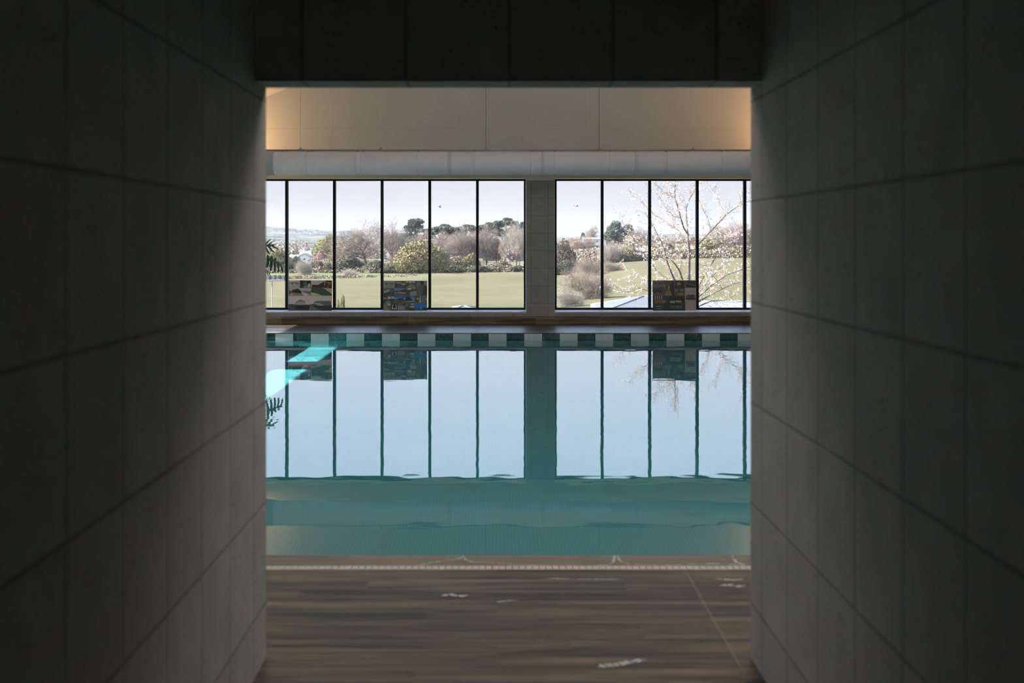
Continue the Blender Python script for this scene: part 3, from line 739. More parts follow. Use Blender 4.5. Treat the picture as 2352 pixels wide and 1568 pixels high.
M_green = grass_mat('green_field', [(.3, (.10,.125,.05)), (.7, (.14,.15,.075))], .03)
M_hill = grass_mat('wooded_hill', [(.36, (.02,.028,.036)), (.46, (.045,.055,.058)), (.56, (.11,.12,.10)), (.66, (.17,.16,.14))], .02)
def terrain():
    b = MB(); b.sm = True
    ds = []
    for k in range(len(ROWS) - 1):
        a, c = ROWS[k][0], ROWS[k+1][0]; n = 10
        ds += [a + (c - a) * i / n for i in range(n)]
    ds.append(ROWS[-1][0]); cols = list(range(-9000, -2600, 240)) + list(range(-2600, 4900, 60)) + list(range(4900, 11000, 240))
    for D in ds:
        for px in cols:
            x = (px - CX) * D / FPX
            z = ground_z(x, D)
            if D > 60: z += (mnoise.noise(Vector((x * .03, D * .03, 0))) * .5 + mnoise.noise(Vector((x * .11, D * .11, 4))) * .16) * min(1, (D - 60) / 100)
            b.v.append((x, D, z))
    w = len(cols)
    for j in range(len(ds) - 1):
        b.mi = 0 if ds[j] < 300 else 1
        for i in range(w - 1):
            px = cols[i]
            b.mi = 0 if (ds[j] < 250 or px > 1500 and ds[j] < 300) else (2 if ds[j] < 300 and px < 1000 else 1)
            b.addf([j*w+i, j*w+i+1, (j+1)*w+i+1, (j+1)*w+i])
    struct(b.build('terrain', [M_grass, M_mead, M_green]))
    b = MB(); b.box(-80, HX0 - .31, -40, 26, -5.4, -5.0); struct(b.build('ground', M_grass))
    # far wooded hills
    b = MB(); b.sm = True
    prof = [(-9000,556,530),(-2600,556,530),(300,556,527),(560,556,528),(620,556,527),(690,556,529),(760,556,530),(850,556,530),(900,556,536),(960,556,542),(1100,556,544),(1300,556,542),(1500,552,540),(1700,552,538),(2000,552,540),(4900,552,540),(11000,552,540)]
    def pr(px, i):
        for p, q in zip(prof[:-1], prof[1:]):
            if px <= q[0]: return p[i] + (q[i] - p[i]) * (px - p[0]) / (q[0] - p[0])
        return prof[-1][i]
    cols = list(range(-9000, -2600, 120)) + list(range(-2600, 4900, 12)) + list(range(4900, 11000, 120)); nd = 14
    for j in range(nd + 1):
        D = 1250 + 1000 * j / nd
        for px in cols:
            f = j / nd; y = 575 + (pr(px, 2) - 575) * f ** .7
            x = (px - CX) * D / FPX; z = EYE - (y - CY) * D / FPX
            z += mnoise.noise(Vector((x * .006, D * .006, 2))) * 6 * f + abs(mnoise.noise(Vector((x * .05, D * .05, 5)))) * 3.2
            b.v.append((x, D, z))
    for px in cols:
        D = 2600; b.v.append(((px - CX) * D / FPX, D, -30))
    w = len(cols)
    for j in range(nd + 1):
        for i in range(w - 1): b.addf([j*w+i, j*w+i+1, (j+1)*w+i+1, (j+1)*w+i])
    struct(b.build('hills', M_hill))
terrain()

# ------------------------------------------------------------------ trees
M_bark = plain('bark_grey', (.10,.086,.072), .9, .25, 3)
M_bark_d = plain('bark_dark', (.10,.085,.072), .9, .25, 3)
M_twig = leaf_mat('twigs_grey', (.17,.14,.118), (.30,.25,.212))
M_twig_p = leaf_mat('twigs_pinkish', (.20,.15,.13), (.34,.26,.23))
M_twig_l = leaf_mat('twigs_pale', (.24,.21,.18), (.38,.335,.295))
M_olive = leaf_mat('foliage_olive', (.155,.135,.070), (.27,.235,.135))
M_yell = leaf_mat('foliage_yellow_green', (.20,.19,.085), (.33,.305,.165))
M_pine = leaf_mat('foliage_pine', (.040,.058,.048), (.115,.14,.105))
M_darkg = leaf_mat('foliage_dark', (.055,.062,.045), (.15,.15,.10))
M_pink = leaf_mat('blossom_pink', (.30,.15,.15), (.46,.27,.265))
M_red = leaf_mat('foliage_russet', (.19,.09,.065), (.30,.165,.125))
M_scrub = leaf_mat('scrub', (.13,.11,.078), (.26,.215,.16))

def bare_tree(seed, H=10.0, spread=.62, n0=4, stem=.34, rmin=.020):
    """trunk with limbs, and the cloud of twigs they carry; base at the origin, height about H"""
    r = random.Random(seed); tb, tw = MB(), MB(); tb.sm = True
    def rv(s): return Vector((r.gauss(0, s), r.gauss(0, s), r.gauss(0, s)))
    def grow(p, d, ln, rad, lev):
        k = 3; pts = [p]; dd = d.copy()
        for i in range(k):
            dd = (dd + rv(.13 + .05 * lev) + Vector((0, 0, .06))).normalized(); pts.append(pts[-1] + dd * (ln / k))
        if lev <= 2: tb.tube(pts, [rad, rad * .85, rad * .7, rad * .55], 5 if lev < 2 else 4)
        else:
            tw.rv = .05 + .9 * r.random(); tw.tube(pts[::(1 if lev < 4 else 3)], [rad * x for x in ((1, .8, .6, .4) if lev < 4 else (1, .3))], 3)
        if lev >= 5: return
        nb = (n0, 5, 5, 4, 4)[lev] + (1 if r.random() < .4 else 0)
        for i in range(nb):
            t = .35 + .65 * (i + r.random()) / nb if lev else .55 + .45 * (i + r.random()) / nb
            q = min(int(t * k), k - 1); base = pts[q].lerp(pts[q+1], t * k - q)
            side = dd.cross(rv(1)).normalized()
            nd = (dd * (1 - spread * .8) + side * spread * (1.15 if lev == 0 else .95)).normalized()
            nd = (nd + Vector((0, 0, .12))).normalized()
            grow(base, nd, (ln if lev else H * .34) * (.66 + .2 * r.random()), max(rad * .5, rmin), lev + 1)
    grow(Vector((0, 0, 0)), Vector((r.gauss(0, .05), r.gauss(0, .05), 1)).normalized(), H * stem, H * .020, 0)
    zs = sorted(v[2] for v in tw.v); s = H / zs[int(len(zs) * .975)]
    for m in (tb, tw): m.v = [(a * s, c * s, z * s) for a, c, z in m.v]
    return tb, tw
def leafy(seed, blobs, n, size, trunk, flat=.0):
    """trunk and a crown of small leaf faces spread over several lobes (x, y, z, rx, ry, rz)"""
    r = random.Random(seed); tb, cr = MB(), MB(); tb.sm = True
    for pts, rad in trunk: tb.tube(pts, rad, 6)
    tot = sum(b_[3] * b_[5] for b_ in blobs)
    for bx in blobs:
        for i in range(int(n * bx[3] * bx[5] / tot)):
            while True:
                d = Vector((r.uniform(-1,1), r.uniform(-1,1), r.uniform(-1,1)))
                if .05 < d.length < 1: break
            rr = d.length; d = d.normalized() * (rr ** .35)
            d *= 1 + .22 * mnoise.noise(d * 2.3 + Vector((seed, bx[0], bx[2])))
            c = Vector((bx[0] + d.x * bx[3], bx[1] + d.y * bx[4], bx[2] + d.z * bx[5]))
            a = Vector((r.gauss(0,1), r.gauss(0,1), r.gauss(0,1))).normalized(); e = a.orthogonal().normalized()
            s = size * (.5 + r.random()); cr.rv = .03 + .94 * r.random()
            b_up = a.cross(e)
            cr.face([c - e*s - b_up*s*.6, c + e*s*.7 - b_up*s*.7, c + e*s + b_up*s*.5, c - e*s*.6 + b_up*s*.8])
    return tb, cr

MESH = {}
def tree_mesh(kind):
    if kind in MESH: return MESH[kind]
    nm, v = kind
    if nm == 'bare': tb, tw = bare_tree(10 + v, 10.0, (.60, .50, .72, .46)[v], (5, 4, 6, 4)[v])
    elif nm == 'bush': tb, tw = bare_tree(30 + v, 10.0, .80, 12, .07, .009)
    elif nm == 'pine':
        q = random.Random(90 + v); bl, lim = [], [([(0,0,0),(.15,0,4),(0,0,8.6)], [.26,.2,.06])]
        for i in range(38 if v == 0 else 22):
            if v == 0:
                z = q.uniform(3.4, 9.6); R1 = 2.9 * (1 - ((z - 5.6) / 4.6) ** 2) ** .5 if abs(z - 5.6) < 4.5 else .6
                a = q.uniform(0, 6.28); rr_ = R1 * q.uniform(.35, 1); x, y = rr_ * math.cos(a), rr_ * math.sin(a)
            else:
                x, y = q.uniform(-3.6, 3.6), q.uniform(-2.6, 2.6); z = 9.1 - .17 * x * x - .1 * y * y + q.uniform(-.75, .5)
            w_ = q.uniform(.75, 1.45) if v == 0 else q.uniform(.6, 1.2); bl.append((x, y, z, w_, w_, w_ * q.uniform(.32, .5)))
            lim.append(([(0,0,z*.62),(x*.5,y*.5,z*.85),(x,y,z-.1)], [.09,.06,.02]))
        tb, tw = leafy(50 + v, bl, 6500, .15, lim)
    elif nm == 'round': tb, tw = leafy(60, [(0,0,4.8,6.2,5,4.6),(-2.6,0,3.6,4.2,4,3.6),(2.8,0,3.4,4.4,4,3.5),(0,0,7.2,4.2,3.6,2.7)], 16000, .15, [([(0,0,0),(0,0,5)], [.4,.2]), ([(0,0,1.5),(2.5,0,5)], [.2,.08]), ([(0,0,1.5),(-2.5,0,5)], [.2,.08])])
    elif nm == 'leafy': tb, tw = leafy(70 + v, [(0,0,6.2,3.2,3,2.6),(-1.8,0,4.6,2.4,2.2,2),(2,0,4.4,2.5,2.2,2),(.4,0,8.2,2,1.8,1.6)], 5200, .15, [([(0,0,0),(.1,0,3),(0,0,7)], [.24,.18,.06]), ([(0,0,2.5),(1.8,0,5)], [.1,.04]), ([(0,0,2.5),(-1.6,0,5)], [.1,.04])])
    elif nm == 'shrub': tb, tw = leafy(80 + v, [(0,0,4.4,6,4,4.2),(-4.5,0,3.2,4,3,3),(4.4,.4,3.6,4.4,3,3.4),(1.5,0,7.2,3,2.6,2.4)], 6500, .26, [([(0,0,0),(0,0,4)], [.3,.2]), ([(0,0,.3),(4,0,3.4)], [.2,.1]), ([(0,0,.3),(-4,0,3)], [.2,.1])])
    elif nm == 'cone': tb, tw = leafy(90 + v, [(0,0,z,2.9 - z * .24,2.9 - z * .24,1.0) for z in (1.2,2.6,4,5.4,6.8,8.2,9.4)], 3200, .24, [([(0,0,0),(0,0,9)], [.25,.08])])
    MESH[kind] = (tb, tw); return MESH[kind]
DATA = {}
def pct(a, q): a = sorted(a); return a[min(len(a) - 1, int(len(a) * q))]
def tree(kind, mat, bark, px, D, top, wpx, name, label, base=None, group='trees beyond the windows', rot=None):
    tb, tw = tree_mesh(kind)
    key = (kind, mat.name)
    if key not in DATA: DATA[key] = (tb.mesh('trunk', bark), tw.mesh('crown', mat), pct([v[2] for v in tw.v], .98), pct([v[0] for v in tw.v], .975) - pct([v[0] for v in tw.v], .025))
    mt, mc, hh, ww = DATA[key]
    x = (px - CX) * D / FPX; z = ground_z(x, D) if base is None else EYE - (base - CY) * D / FPX
    ztop = EYE - (top - CY) * D / FPX; sz = (ztop - z) / hh; sx = wpx * D / FPX / ww
    t = empty(name, (x, D, z - .05)); t.scale = (sx, sx, sz); t.rotation_euler = (0, 0, rot if rot is not None else 0)
    tag(t, label, 'tree' if 'tree' in name or 'sapling' in name or 'pine' in name or 'conifer' in name else 'shrub', group)
    part('trunk', mt, t); part('crown', mc, t)
    return t
B, PI_, LF, SH = 'bare', 'pine', 'leafy', 'shrub'
T = [
 # left window, from left to right
 ((SH,0), M_yell, M_bark, 632, 330, 574, 62, 'shrub', 'yellow-green bush behind the split-leaf plant'),
 ((SH,1), M_darkg, M_bark_d, 634, 305, 600, 60, 'shrub', 'dark bush at the field edge below the plant leaf'),
 ((SH,0), M_darkg, M_bark_d, 676, 300, 592, 44, 'shrub', 'dark green bush just right of the first mullion, below the white bungalow'),
 (('bush',0), M_twig_l, M_bark, 696, 280, 598, 34, 'bare_tree', 'small pale leafless tree in front of the white bungalow'),
 ((SH,1), M_scrub, M_bark, 722, 305, 600, 54, 'shrub', 'brown scrubby bush below the pink blossom tree'),
 ((LF,0), M_pink, M_bark, 733, 372, 582, 24, 'blossom_tree', 'small pink blossom tree right of the white bungalow'),
 ((SH,1), M_darkg, M_bark_d, 752, 300, 606, 34, 'shrub', 'dark bush left of the second mullion at the field edge'),
 ((LF,1), M_yell, M_bark, 742, 420, 549, 46, 'tree', 'yellow-green tree rising behind the pink blossom tree'),
 ((LF,0), M_olive, M_bark, 757, 400, 541, 46, 'tree', 'olive-brown tree just left of the second mullion'),
 ((LF,1), M_olive, M_bark, 783, 345, 556, 50, 'tree', 'olive tree in front of the big leafless tree, right of the second mullion'),
 ((SH,0), M_darkg, M_bark_d, 800, 300, 592, 70, 'shrub', 'dark bluish bush under the big leafless tree'),
 ((B,0), M_twig, M_bark, 846, 310, 519, 118, 'bare_tree', 'big round leafless tree between the second and third mullion'),
 ((B,1), M_twig, M_bark, 901, 320, 521, 62, 'bare_tree', 'leafless tree just right of the third mullion'),
 (('bush',0), M_twig_l, M_bark, 806, 262, 619, 36, 'shrub', 'low pale leafless bush on the field hedge line'),
 ((SH,1), M_darkg, M_bark_d, 858, 300, 600, 60, 'shrub', 'dark bush at the foot of the big round leafless tree'),
 ((PI_,0), M_pine, M_bark_d, 955, 400, 505, 60, 'pine', 'tallest open pine standing alone above the round olive tree'),
 ((B,2), M_twig, M_bark, 925, 385, 556, 50, 'bare_tree', 'grey leafless tree left of the lone pine'),
 ((B,0), M_twig_p, M_bark, 974, 372, 533, 46, 'bare_tree', 'pinkish leafless tree right of the lone pine, by the fourth mullion'),
 (('round',0), M_olive, M_bark, 967, 283, 557, 112, 'tree', 'large dome-shaped olive yellow tree in the middle of the field edge'),
 ((LF,0), M_red, M_bark, 948, 365, 555, 40, 'tree', 'russet tree peeping over the dome-shaped olive tree'),
 ((LF,1), M_pink, M_bark, 904, 372, 580, 24, 'blossom_tree', 'small pink tree beside the third mullion above the parked white car'),
 ((SH,0), M_darkg, M_bark_d, 900, 296, 608, 60, 'shrub', 'dark hedge bush left of the dome-shaped olive tree'),
 ((PI_,1), M_pine, M_bark_d, 1014, 420, 517, 84, 'pine', 'broad dark pine right of the fourth mullion on the skyline'),
 ((PI_,1), M_pine, M_bark_d, 1068, 420, 518, 84, 'pine', 'flat-topped dark pine left of the fifth mullion on the skyline'),
 ((PI_,1), M_pine, M_bark_d, 1118, 420, 513, 72, 'pine', 'dark pine right of the fifth mullion on the skyline'),
 ((PI_,1), M_pine, M_bark_d, 1160, 415, 503, 66, 'pine', 'highest pine of the group near the right frame of the left window'),
 ((PI_,1), M_pine, M_bark_d, 1200, 420, 512, 64, 'pine', 'pine cut off by the right frame of the left window'),
 ((B,2), M_twig_p, M_bark, 1020, 352, 538, 62, 'bare_tree', 'pinkish grey leafless tree below the broad dark pine'),
 ((B,1), M_twig, M_bark, 1060, 348, 528, 60, 'bare_tree', 'grey leafless tree behind the long grey roof'),
 ((B,0), M_twig_p, M_bark, 1085, 352, 536, 54, 'bare_tree', 'pinkish leafless tree left of the fifth mullion'),
 ((B,2), M_twig, M_bark, 1118, 352, 526, 60, 'bare_tree', 'grey leafless tree behind the gabled barn'),
 ((LF,1), M_red, M_bark, 1140, 352, 552, 36, 'tree', 'russet tree just right of the gabled barn'),
 ((B,3), M_twig_l, M_bark, 1172, 300, 520, 48, 'bare_tree', 'tall slender leafless tree left of a similar one, near the right frame'),
 ((B,1), M_twig_l, M_bark, 1192, 296, 517, 40, 'bare_tree', 'tall slender leafless tree closest to the right frame of the left window'),
 ((LF,0), M_pink, M_bark, 1186, 352, 566, 34, 'blossom_tree', 'pink blossom tree behind the tall slender leafless trees'),
 ((SH,1), M_scrub, M_bark, 1040, 300, 592, 78, 'shrub', 'brown scrub right of the dome-shaped olive tree'),
 ((SH,0), M_darkg, M_bark_d, 1038, 292, 609, 62, 'shrub', 'dark bush at the field edge left of the olive bush'),
 ((SH,1), M_olive, M_bark, 1078, 300, 586, 50, 'shrub', 'olive bush left of the fifth mullion at the field edge'),
 ((SH,0), M_darkg, M_bark_d, 1102, 294, 611, 44, 'shrub', 'dark bush behind the fifth mullion at the field edge'),
 ((SH,0), M_scrub, M_bark, 1150, 297, 600, 50, 'shrub', 'brown scrub under the russet tree and barn'),
 ((SH,1), M_darkg, M_bark_d, 1190, 294, 610, 40, 'shrub', 'dark bush at the foot of the two slender trees'),
 # right window
 ((SH,0), M_scrub, M_bark, 1288, 300, 556, 60, 'shrub', 'brown bush at the left edge of the right window'),
 ((SH,1), M_darkg, M_bark_d, 1296, 262, 600, 56, 'shrub', 'dark brown thicket low at the left of the right window'),
 ((LF,0), M_twig_p, M_bark, 1316, 440, 548, 44, 'tree', 'pale pink orchard tree near the pillar'),
 ((B,2), M_twig_p, M_bark, 1345, 420, 546, 56, 'bare_tree', 'pink leafless orchard tree in the first pane of the right window'),
 ((B,0), M_twig, M_bark, 1365, 480, 520, 26, 'bare_tree', 'lone leafless tree on the skyline left of the first right-hand mullion'),
 (('cone',1), M_darkg, M_bark_d, 1339, 600, 536, 20, 'tree', 'small dark tree on the skyline in the first pane of the right window'),
 (('bush',0), M_twig, M_bark, 1352, 230, 596, 60, 'shrub', 'leafless bush above the large round leafless bush'),
 (('bush',1), M_twig, M_bark, 1346, 128, 622, 100, 'shrub', 'large round leafless bush in front of the first mullion of the right window'),
 (('bush',0), M_twig_l, M_bark, 1302, 112, 664, 70, 'shrub', 'pale leafless bush at the bottom left corner of the right window'),
 ((LF,0), M_pine, M_bark_d, 1412, 400, 510, 44, 'conifer', 'dark bushy conifer on the slope in the second pane of the right window'),
 ((LF,1), M_pine, M_bark_d, 1440, 410, 517, 40, 'conifer', 'dark conifer just right of a similar one, behind the blossom'),
 (('bush',1), M_twig_l, M_bark, 1402, 300, 560, 54, 'shrub', 'pale flowering thicket right of the first mullion of the right window'),
 (('bush',0), M_twig, M_bark, 1404, 235, 602, 48, 'shrub', 'leafless bush on the grass slope right of the first mullion'),
 ((SH,0), M_scrub, M_bark, 1450, 300, 570, 70, 'shrub', 'brown hedge bush behind the blossom branches, left'),
 ((SH,1), M_scrub, M_bark, 1520, 320, 560, 74, 'shrub', 'brown hedge bush behind the blossom tree, middle'),
 ((SH,0), M_darkg, M_bark_d, 1512, 310, 575, 44, 'shrub', 'dark bush behind the blossom tree left of its trunk'),
 ((LF,1), M_yell, M_bark, 1632, 330, 545, 60, 'tree', 'yellow-green tree right of the blossom trunk'),
 ((B,0), M_twig, M_bark, 1650, 340, 520, 64, 'bare_tree', 'grey leafless tree behind the right side of the blossom tree'),
 ((B,2), M_twig_p, M_bark, 1690, 335, 514, 60, 'bare_tree', 'pinkish leafless tree near the right end of the right window'),
 ((B,1), M_twig, M_bark, 1722, 335, 522, 60, 'bare_tree', 'grey leafless tree behind the last visible mullion'),
 ((SH,1), M_darkg, M_bark_d, 1660, 306, 574, 84, 'shrub', 'dark hedge bush at the top of the right field'),
 ((SH,0), M_scrub, M_bark, 1715, 306, 568, 70, 'shrub', 'brown hedge bush at the far right of the field top'),
 ((B,2), M_twig, M_bark, 1470, 350, 528, 60, 'bare_tree', 'grey leafless tree left of the second mullion of the right window'),
 ((B,3), M_twig_p, M_bark, 1560, 350, 540, 70, 'bare_tree', 'leafless tree behind the blossom trunk'),
]
rr = random.Random(5)
for (kind, mat, bark, px, D, top, w, name, label) in T:
    tree(kind, mat, bark, px, D, top, w, name, label, rot=rr.uniform(-.5, .5))

def scatter(name, label, cat, spots, mat, size, seed, n, hgt, flat=1.0):
    """hedges and far woods nobody could count: one object of small leaf faces"""
    r = random.Random(seed); b = MB()
    for (x, D, w, h) in spots:
        z0 = ground_z(x, D)
        for i in range(n):
            d = Vector((r.gauss(0,.42), r.gauss(0,.42), abs(r.gauss(0,.5))))
            c = Vector((x + d.x * w, D + d.y * w * .6, z0 + min(1.15, d.z) * h)); s = size * (.5 + r.random()); b.rv = .03 + .94 * r.random()
            a = Vector((r.gauss(0,1), r.gauss(0,1), r.gauss(0,1))).normalized(); e = a.orthogonal().normalized(); u = a.cross(e)
            b.face([c - e*s - u*s*.7, c + e*s - u*s*.5, c + e*s*.8 + u*s, c - e*s*.7 + u*s*.8])
    o = b.build(name, mat); tag(o, label, cat, kind='stuff'); return o
r = random.Random(3)
def line(p0, p1, D0, D1, step, w, h):
    out = []; px = p0
    while px < p1:
        t = (px - p0) / (p1 - p0); D = D0 + (D1 - D0) * t + r.uniform(-4, 4)
        out.append(((px - CX) * D / FPX, D, w * r.uniform(.6, 1.4), h * r.uniform(.5, 1.3))); px += step * r.uniform(.6, 1.4)
    return out
scatter('hedgerow', 'low brown hedge across the field behind the left window', 'hedge', line(600, 960, 255, 258, 7, 2.0, .42), M_scrub, .10, 1, 300, 1)
scatter('hedgerow', 'scrubby hedge along the foot of the trees at the field edge', 'hedge', line(600, 1215, 303, 296, 8, 2.6, 1.3), M_scrub, .13, 2, 330, 1)
scatter('hedgerow', 'brown hedge along the top of the right field', 'hedge', line(1270, 1800, 306, 306, 8, 3, 2.2), M_scrub, .15, 3, 380, 1)
scatter('hedgerow', 'light scrub between the trees and houses on the left', 'scrub', line(600, 1010, 350, 345, 9, 4, 2.4), M_scrub, .16, 4, 300, 1)
scatter('woodland', 'distant hazy woodland on the plain beyond the houses', 'woods', line(540, 1215, 560, 560, 8, 7, 5) + line(540, 1000, 760, 800, 7, 9, 6) + line(500, 900, 1000, 1050, 6, 11, 7) + line(1260, 1800, 640, 640, 9, 8, 2.4), M_twig, .34, 5, 260, 1)
scatter('woodland', 'distant orchard scrub on the slope seen in the right window', 'woods', line(1260, 1480, 480, 470, 9, 5, 3) + line(1270, 1420, 350, 380, 12, 4, 2.2), M_twig_p, .17, 6, 380, 1)
tree((LF,1), M_yell, M_bark, 786, 70, 680, 18, 'sapling', 'yellow-green leafy sapling outside the window right of the left poster', rot=.4)
tree((LF,0), M_yell, M_bark, 776, 72, 692, 12, 'sapling', 'smaller yellow-green sapling beside the second mullion, right of the left poster', rot=.1)

# ------------------------------------------------------------------ blossom tree close to the window
M_bl_bark = plain('cherry_bark', (.125,.10,.085), .75, .35, 9)
M_bl_twig = plain('cherry_twig', (.25,.22,.20), .7, .25, 12)
M_petal = leaf_mat('white_petals', (.72,.66,.66), (.88,.84,.84))
M_young = leaf_mat('orange_young_leaves', (.58,.22,.07), (.66,.36,.16))
def blossom():
    D0 = 42.0; r = random.Random(21)
    base = P(1588, 668, D0); base.z = ground_z(base.x, D0)
    t = empty('blossom_tree', base); tag(t, 'white blossom tree with orange young leaves close outside the right window', 'tree')
    Z = lambda a, c, d=0.0: P(1420 + a * .2041, 400 + c * .2041, D0 + d) - base
    tb, tw, pe, yo = MB(), MB(), MB(), MB(); tb.sm = True
    main = [
     ([(793,1330,0),(793,1180,0),(795,1000,0),(800,880,0),(785,760,0),(782,670,0)], [.105,.10,.088,.082,.07,.062]),
     ([(782,670,0),(740,610,-.1),(705,500,-.2),(670,370,-.4),(640,270,-.4),(640,80,-.6),(638,-90,-.7)], [.05,.045,.04,.034,.028,.02,.008]),
     ([(782,670,0),(770,550,.2),(765,390,.3),(810,260,.5),(850,200,.6),(900,60,.8)], [.045,.04,.032,.024,.018,.008]),
     ([(765,390,.3),(680,270,.6),(665,150,.8),(672,-40,.9)], [.026,.02,.016,.007]),
     ([(800,880,0),(870,830,.3),(930,755,.5),(1050,630,.8),(1210,460,1.1),(1330,370,1.3),(1480,300,1.5)], [.06,.055,.05,.042,.032,.022,.01]),
     ([(1210,460,1.1),(1120,300,1.4),(1060,180,1.6)], [.018,.012,.006]),
     ([(930,755,.5),(1100,730,1.0),(1280,700,1.6),(1400,690,2)], [.022,.017,.012,.006]),
     ([(760,1330,-.2),(720,1180,-.3),(690,1090,-.5),(640,1010,-.7),(590,960,-.9),(480,900,-1.2)], [.06,.052,.045,.035,.026,.012]),
     ([(690,1090,-.5),(715,970,-.3),(690,860,-.2)], [.028,.02,.01]),
     ([(700,1330,-.3),(630,1180,-.6),(590,1090,-.8),(545,970,-1),(520,840,-1.2),(470,730,-1.5),(390,580,-1.8),(300,430,-2)], [.06,.052,.045,.038,.03,.024,.016,.006]),
     ([(620,1290,-.4),(530,1170,-.2),(430,1080,.2),(330,920,.5),(240,800,.8),(150,650,1),(60,560,1.2),(10,480,1.3)], [.05,.042,.035,.03,.025,.018,.012,.005]),
     ([(330,890,.5),(260,820,0),(180,740,-.3),(90,690,-.5)], [.02,.017,.012,.005]),
     ([(785,760,0),(690,640,.4),(560,545,.8),(470,490,1),(375,430,1.2),(280,330,1.4),(190,280,1.6),(130,190,1.7)], [.032,.028,.022,.018,.014,.011,.008,.004]),
     ([(640,270,-.4),(560,230,-.8),(480,170,-1),(400,100,-1.3)], [.018,.014,.01,.005]),
     ([(705,500,-.2),(620,470,-.6),(520,350,-1),(440,220,-1.3)], [.018,.014,.01,.005]),
     ([(800,1500,.3),(915,1240,.3),(1000,1080,.4),(1080,960,.5),(1110,900,.5),(1210,800,.6),(1290,720,.7)], [.055,.045,.038,.03,.024,.016,.007]),
     ([(800,1520,.4),(915,1370,-.2),(1050,1250,-.4),(1215,1135,-.6),(1400,1070,-.8),(1500,1030,-1)], [.055,.045,.036,.028,.018,.008]),
     ([(800,1540,.4),(915,1325,.6),(1020,1190,.9),(1120,1080,1.2),(1220,1000,1.4),(1200,960,1.5)], [.045,.038,.03,.022,.014,.006]),
     ([(790,1560,.2),(910,1430,0),(1050,1350,-.1),(1170,1290,-.2),(1300,1230,-.3),(1480,1200,-.5)], [.055,.045,.036,.03,.02,.008]),
     ([(1170,1290,-.2),(1120,1210,-.4),(1030,1100,-.7),(970,1000,-.9)], [.022,.018,.012,.005]),
     ([(790,1580,.2),(915,1480,.6),(1050,1425,.9),(1200,1420,1.2),(1330,1350,1.5),(1420,1345,1.7)], [.05,.04,.032,.025,.018,.008]),
     ([(620,1340,-.3),(330,1310,-.6),(230,1280,-.9),(130,1325,-1.2),(-20,1305,-1.5)], [.03,.02,.015,.011,.006]),
     ([(560,1330,0),(330,1215,.3),(260,1170,.5),(150,1120,.7),(90,1080,.9)], [.028,.02,.015,.01,.004]),
     ([(1330,370,1.3),(1390,250,1.5),(1420,100,1.7)], [.018,.012,.005]),
     ([(1050,630,.8),(1000,480,.5),(920,330,.3),(880,180,.2)], [.02,.015,.01,.005]),
     ([(545,970,-1),(430,900,-1.4),(330,870,-1.7),(210,870,-2)], [.02,.015,.01,.005]),
     ([(800,880,0),(740,790,.2),(640,600,.5),(600,450,.7)], [.024,.02,.014,.006]),
     ([(593,1400,-.2),(640,1580,-.1)], [.05,.05]),
    ]
    tb.tube([Vector((0,0,0)), Z(793,1560), Z(793,1330)], [.12,.10,.08], 8)
    for a, c in ((760,1330),(700,1330),(620,1290),(620,1340),(560,1330)): tb.tube([Z(793,1500), Z(a, c, -.2)], [.05,.036], 6)
    tips = []
    for pts, rad in main:
        P3 = [Z(*p) for p in pts]
        (tb if max(rad) > .027 else tw).tube(P3, [x * .62 for x in rad], 6 if max(rad) > .03 else 5)
        for (a, c, ra) in zip(P3[:-1], P3[1:], rad):
            n = max(2, int((c - a).length / .05))
            for i in range(n):
                if ra > .09: continue
                if r.random() < .80:
                    p = a.lerp(c, (i + r.random()) / n); d = (c - a).normalized()
                    sd = Vector((r.gauss(0,1), r.gauss(0,1), r.gauss(.25,.8))).normalized()
                    tips.append((p, (d * .75 + sd * .75).normalized(), r.uniform(.16, .62)))
    def flower(p):
        if r.random() < (.14 if p.z < 5.2 else .27):
            q = yo; k = 3; s = .021
        else: q = pe; k = 3; s = .021
        for i in range(k):
            c = p + Vector((r.gauss(0,.03), r.gauss(0,.03), r.gauss(0,.03))); q.rv = .03 + .94 * r.random()
            a = Vector((r.gauss(0,1), r.gauss(0,1), r.gauss(0,1))).normalized(); e = a.orthogonal().normalized(); u = a.cross(e); m = s * r.uniform(.6, 1.3)
            q.face([c - e*m, c - u*m*.8, c + e*m, c + u*m*.8])
    for p, d, ln in tips:
        pts = [p]; dd = d
        for i in range(3):
            dd = (dd + Vector((r.gauss(0,.2), r.gauss(0,.2), r.gauss(.06,.2)))).normalized(); pts.append(pts[-1] + dd * ln / 3)
        tw.tube(pts, [.0052, .0044, .0036, .0026], 3)
        for i in range(r.choice((1, 2, 3, 4, 5))): flower(pts[r.choice((1, 2, 3, 3))])
        if r.random() < .5:
            e = (dd + Vector((r.gauss(0,.6), r.gauss(0,.6), r.gauss(0,.6)))).normalized(); q = pts[1]
            tw.tube([q, q + e * ln * .5], [.005, .003], 3)
            if r.random() < .7: flower(q + e * ln * .5)
    tb.build('trunk', M_bl_bark, t); tw.build('twigs', M_bl_twig, t)
    o = pe.build('blossom', M_petal, t); o['kind'] = 'stuff'; o = yo.build('young_leaves', M_young, t); o['kind'] = 'stuff'
blossom()

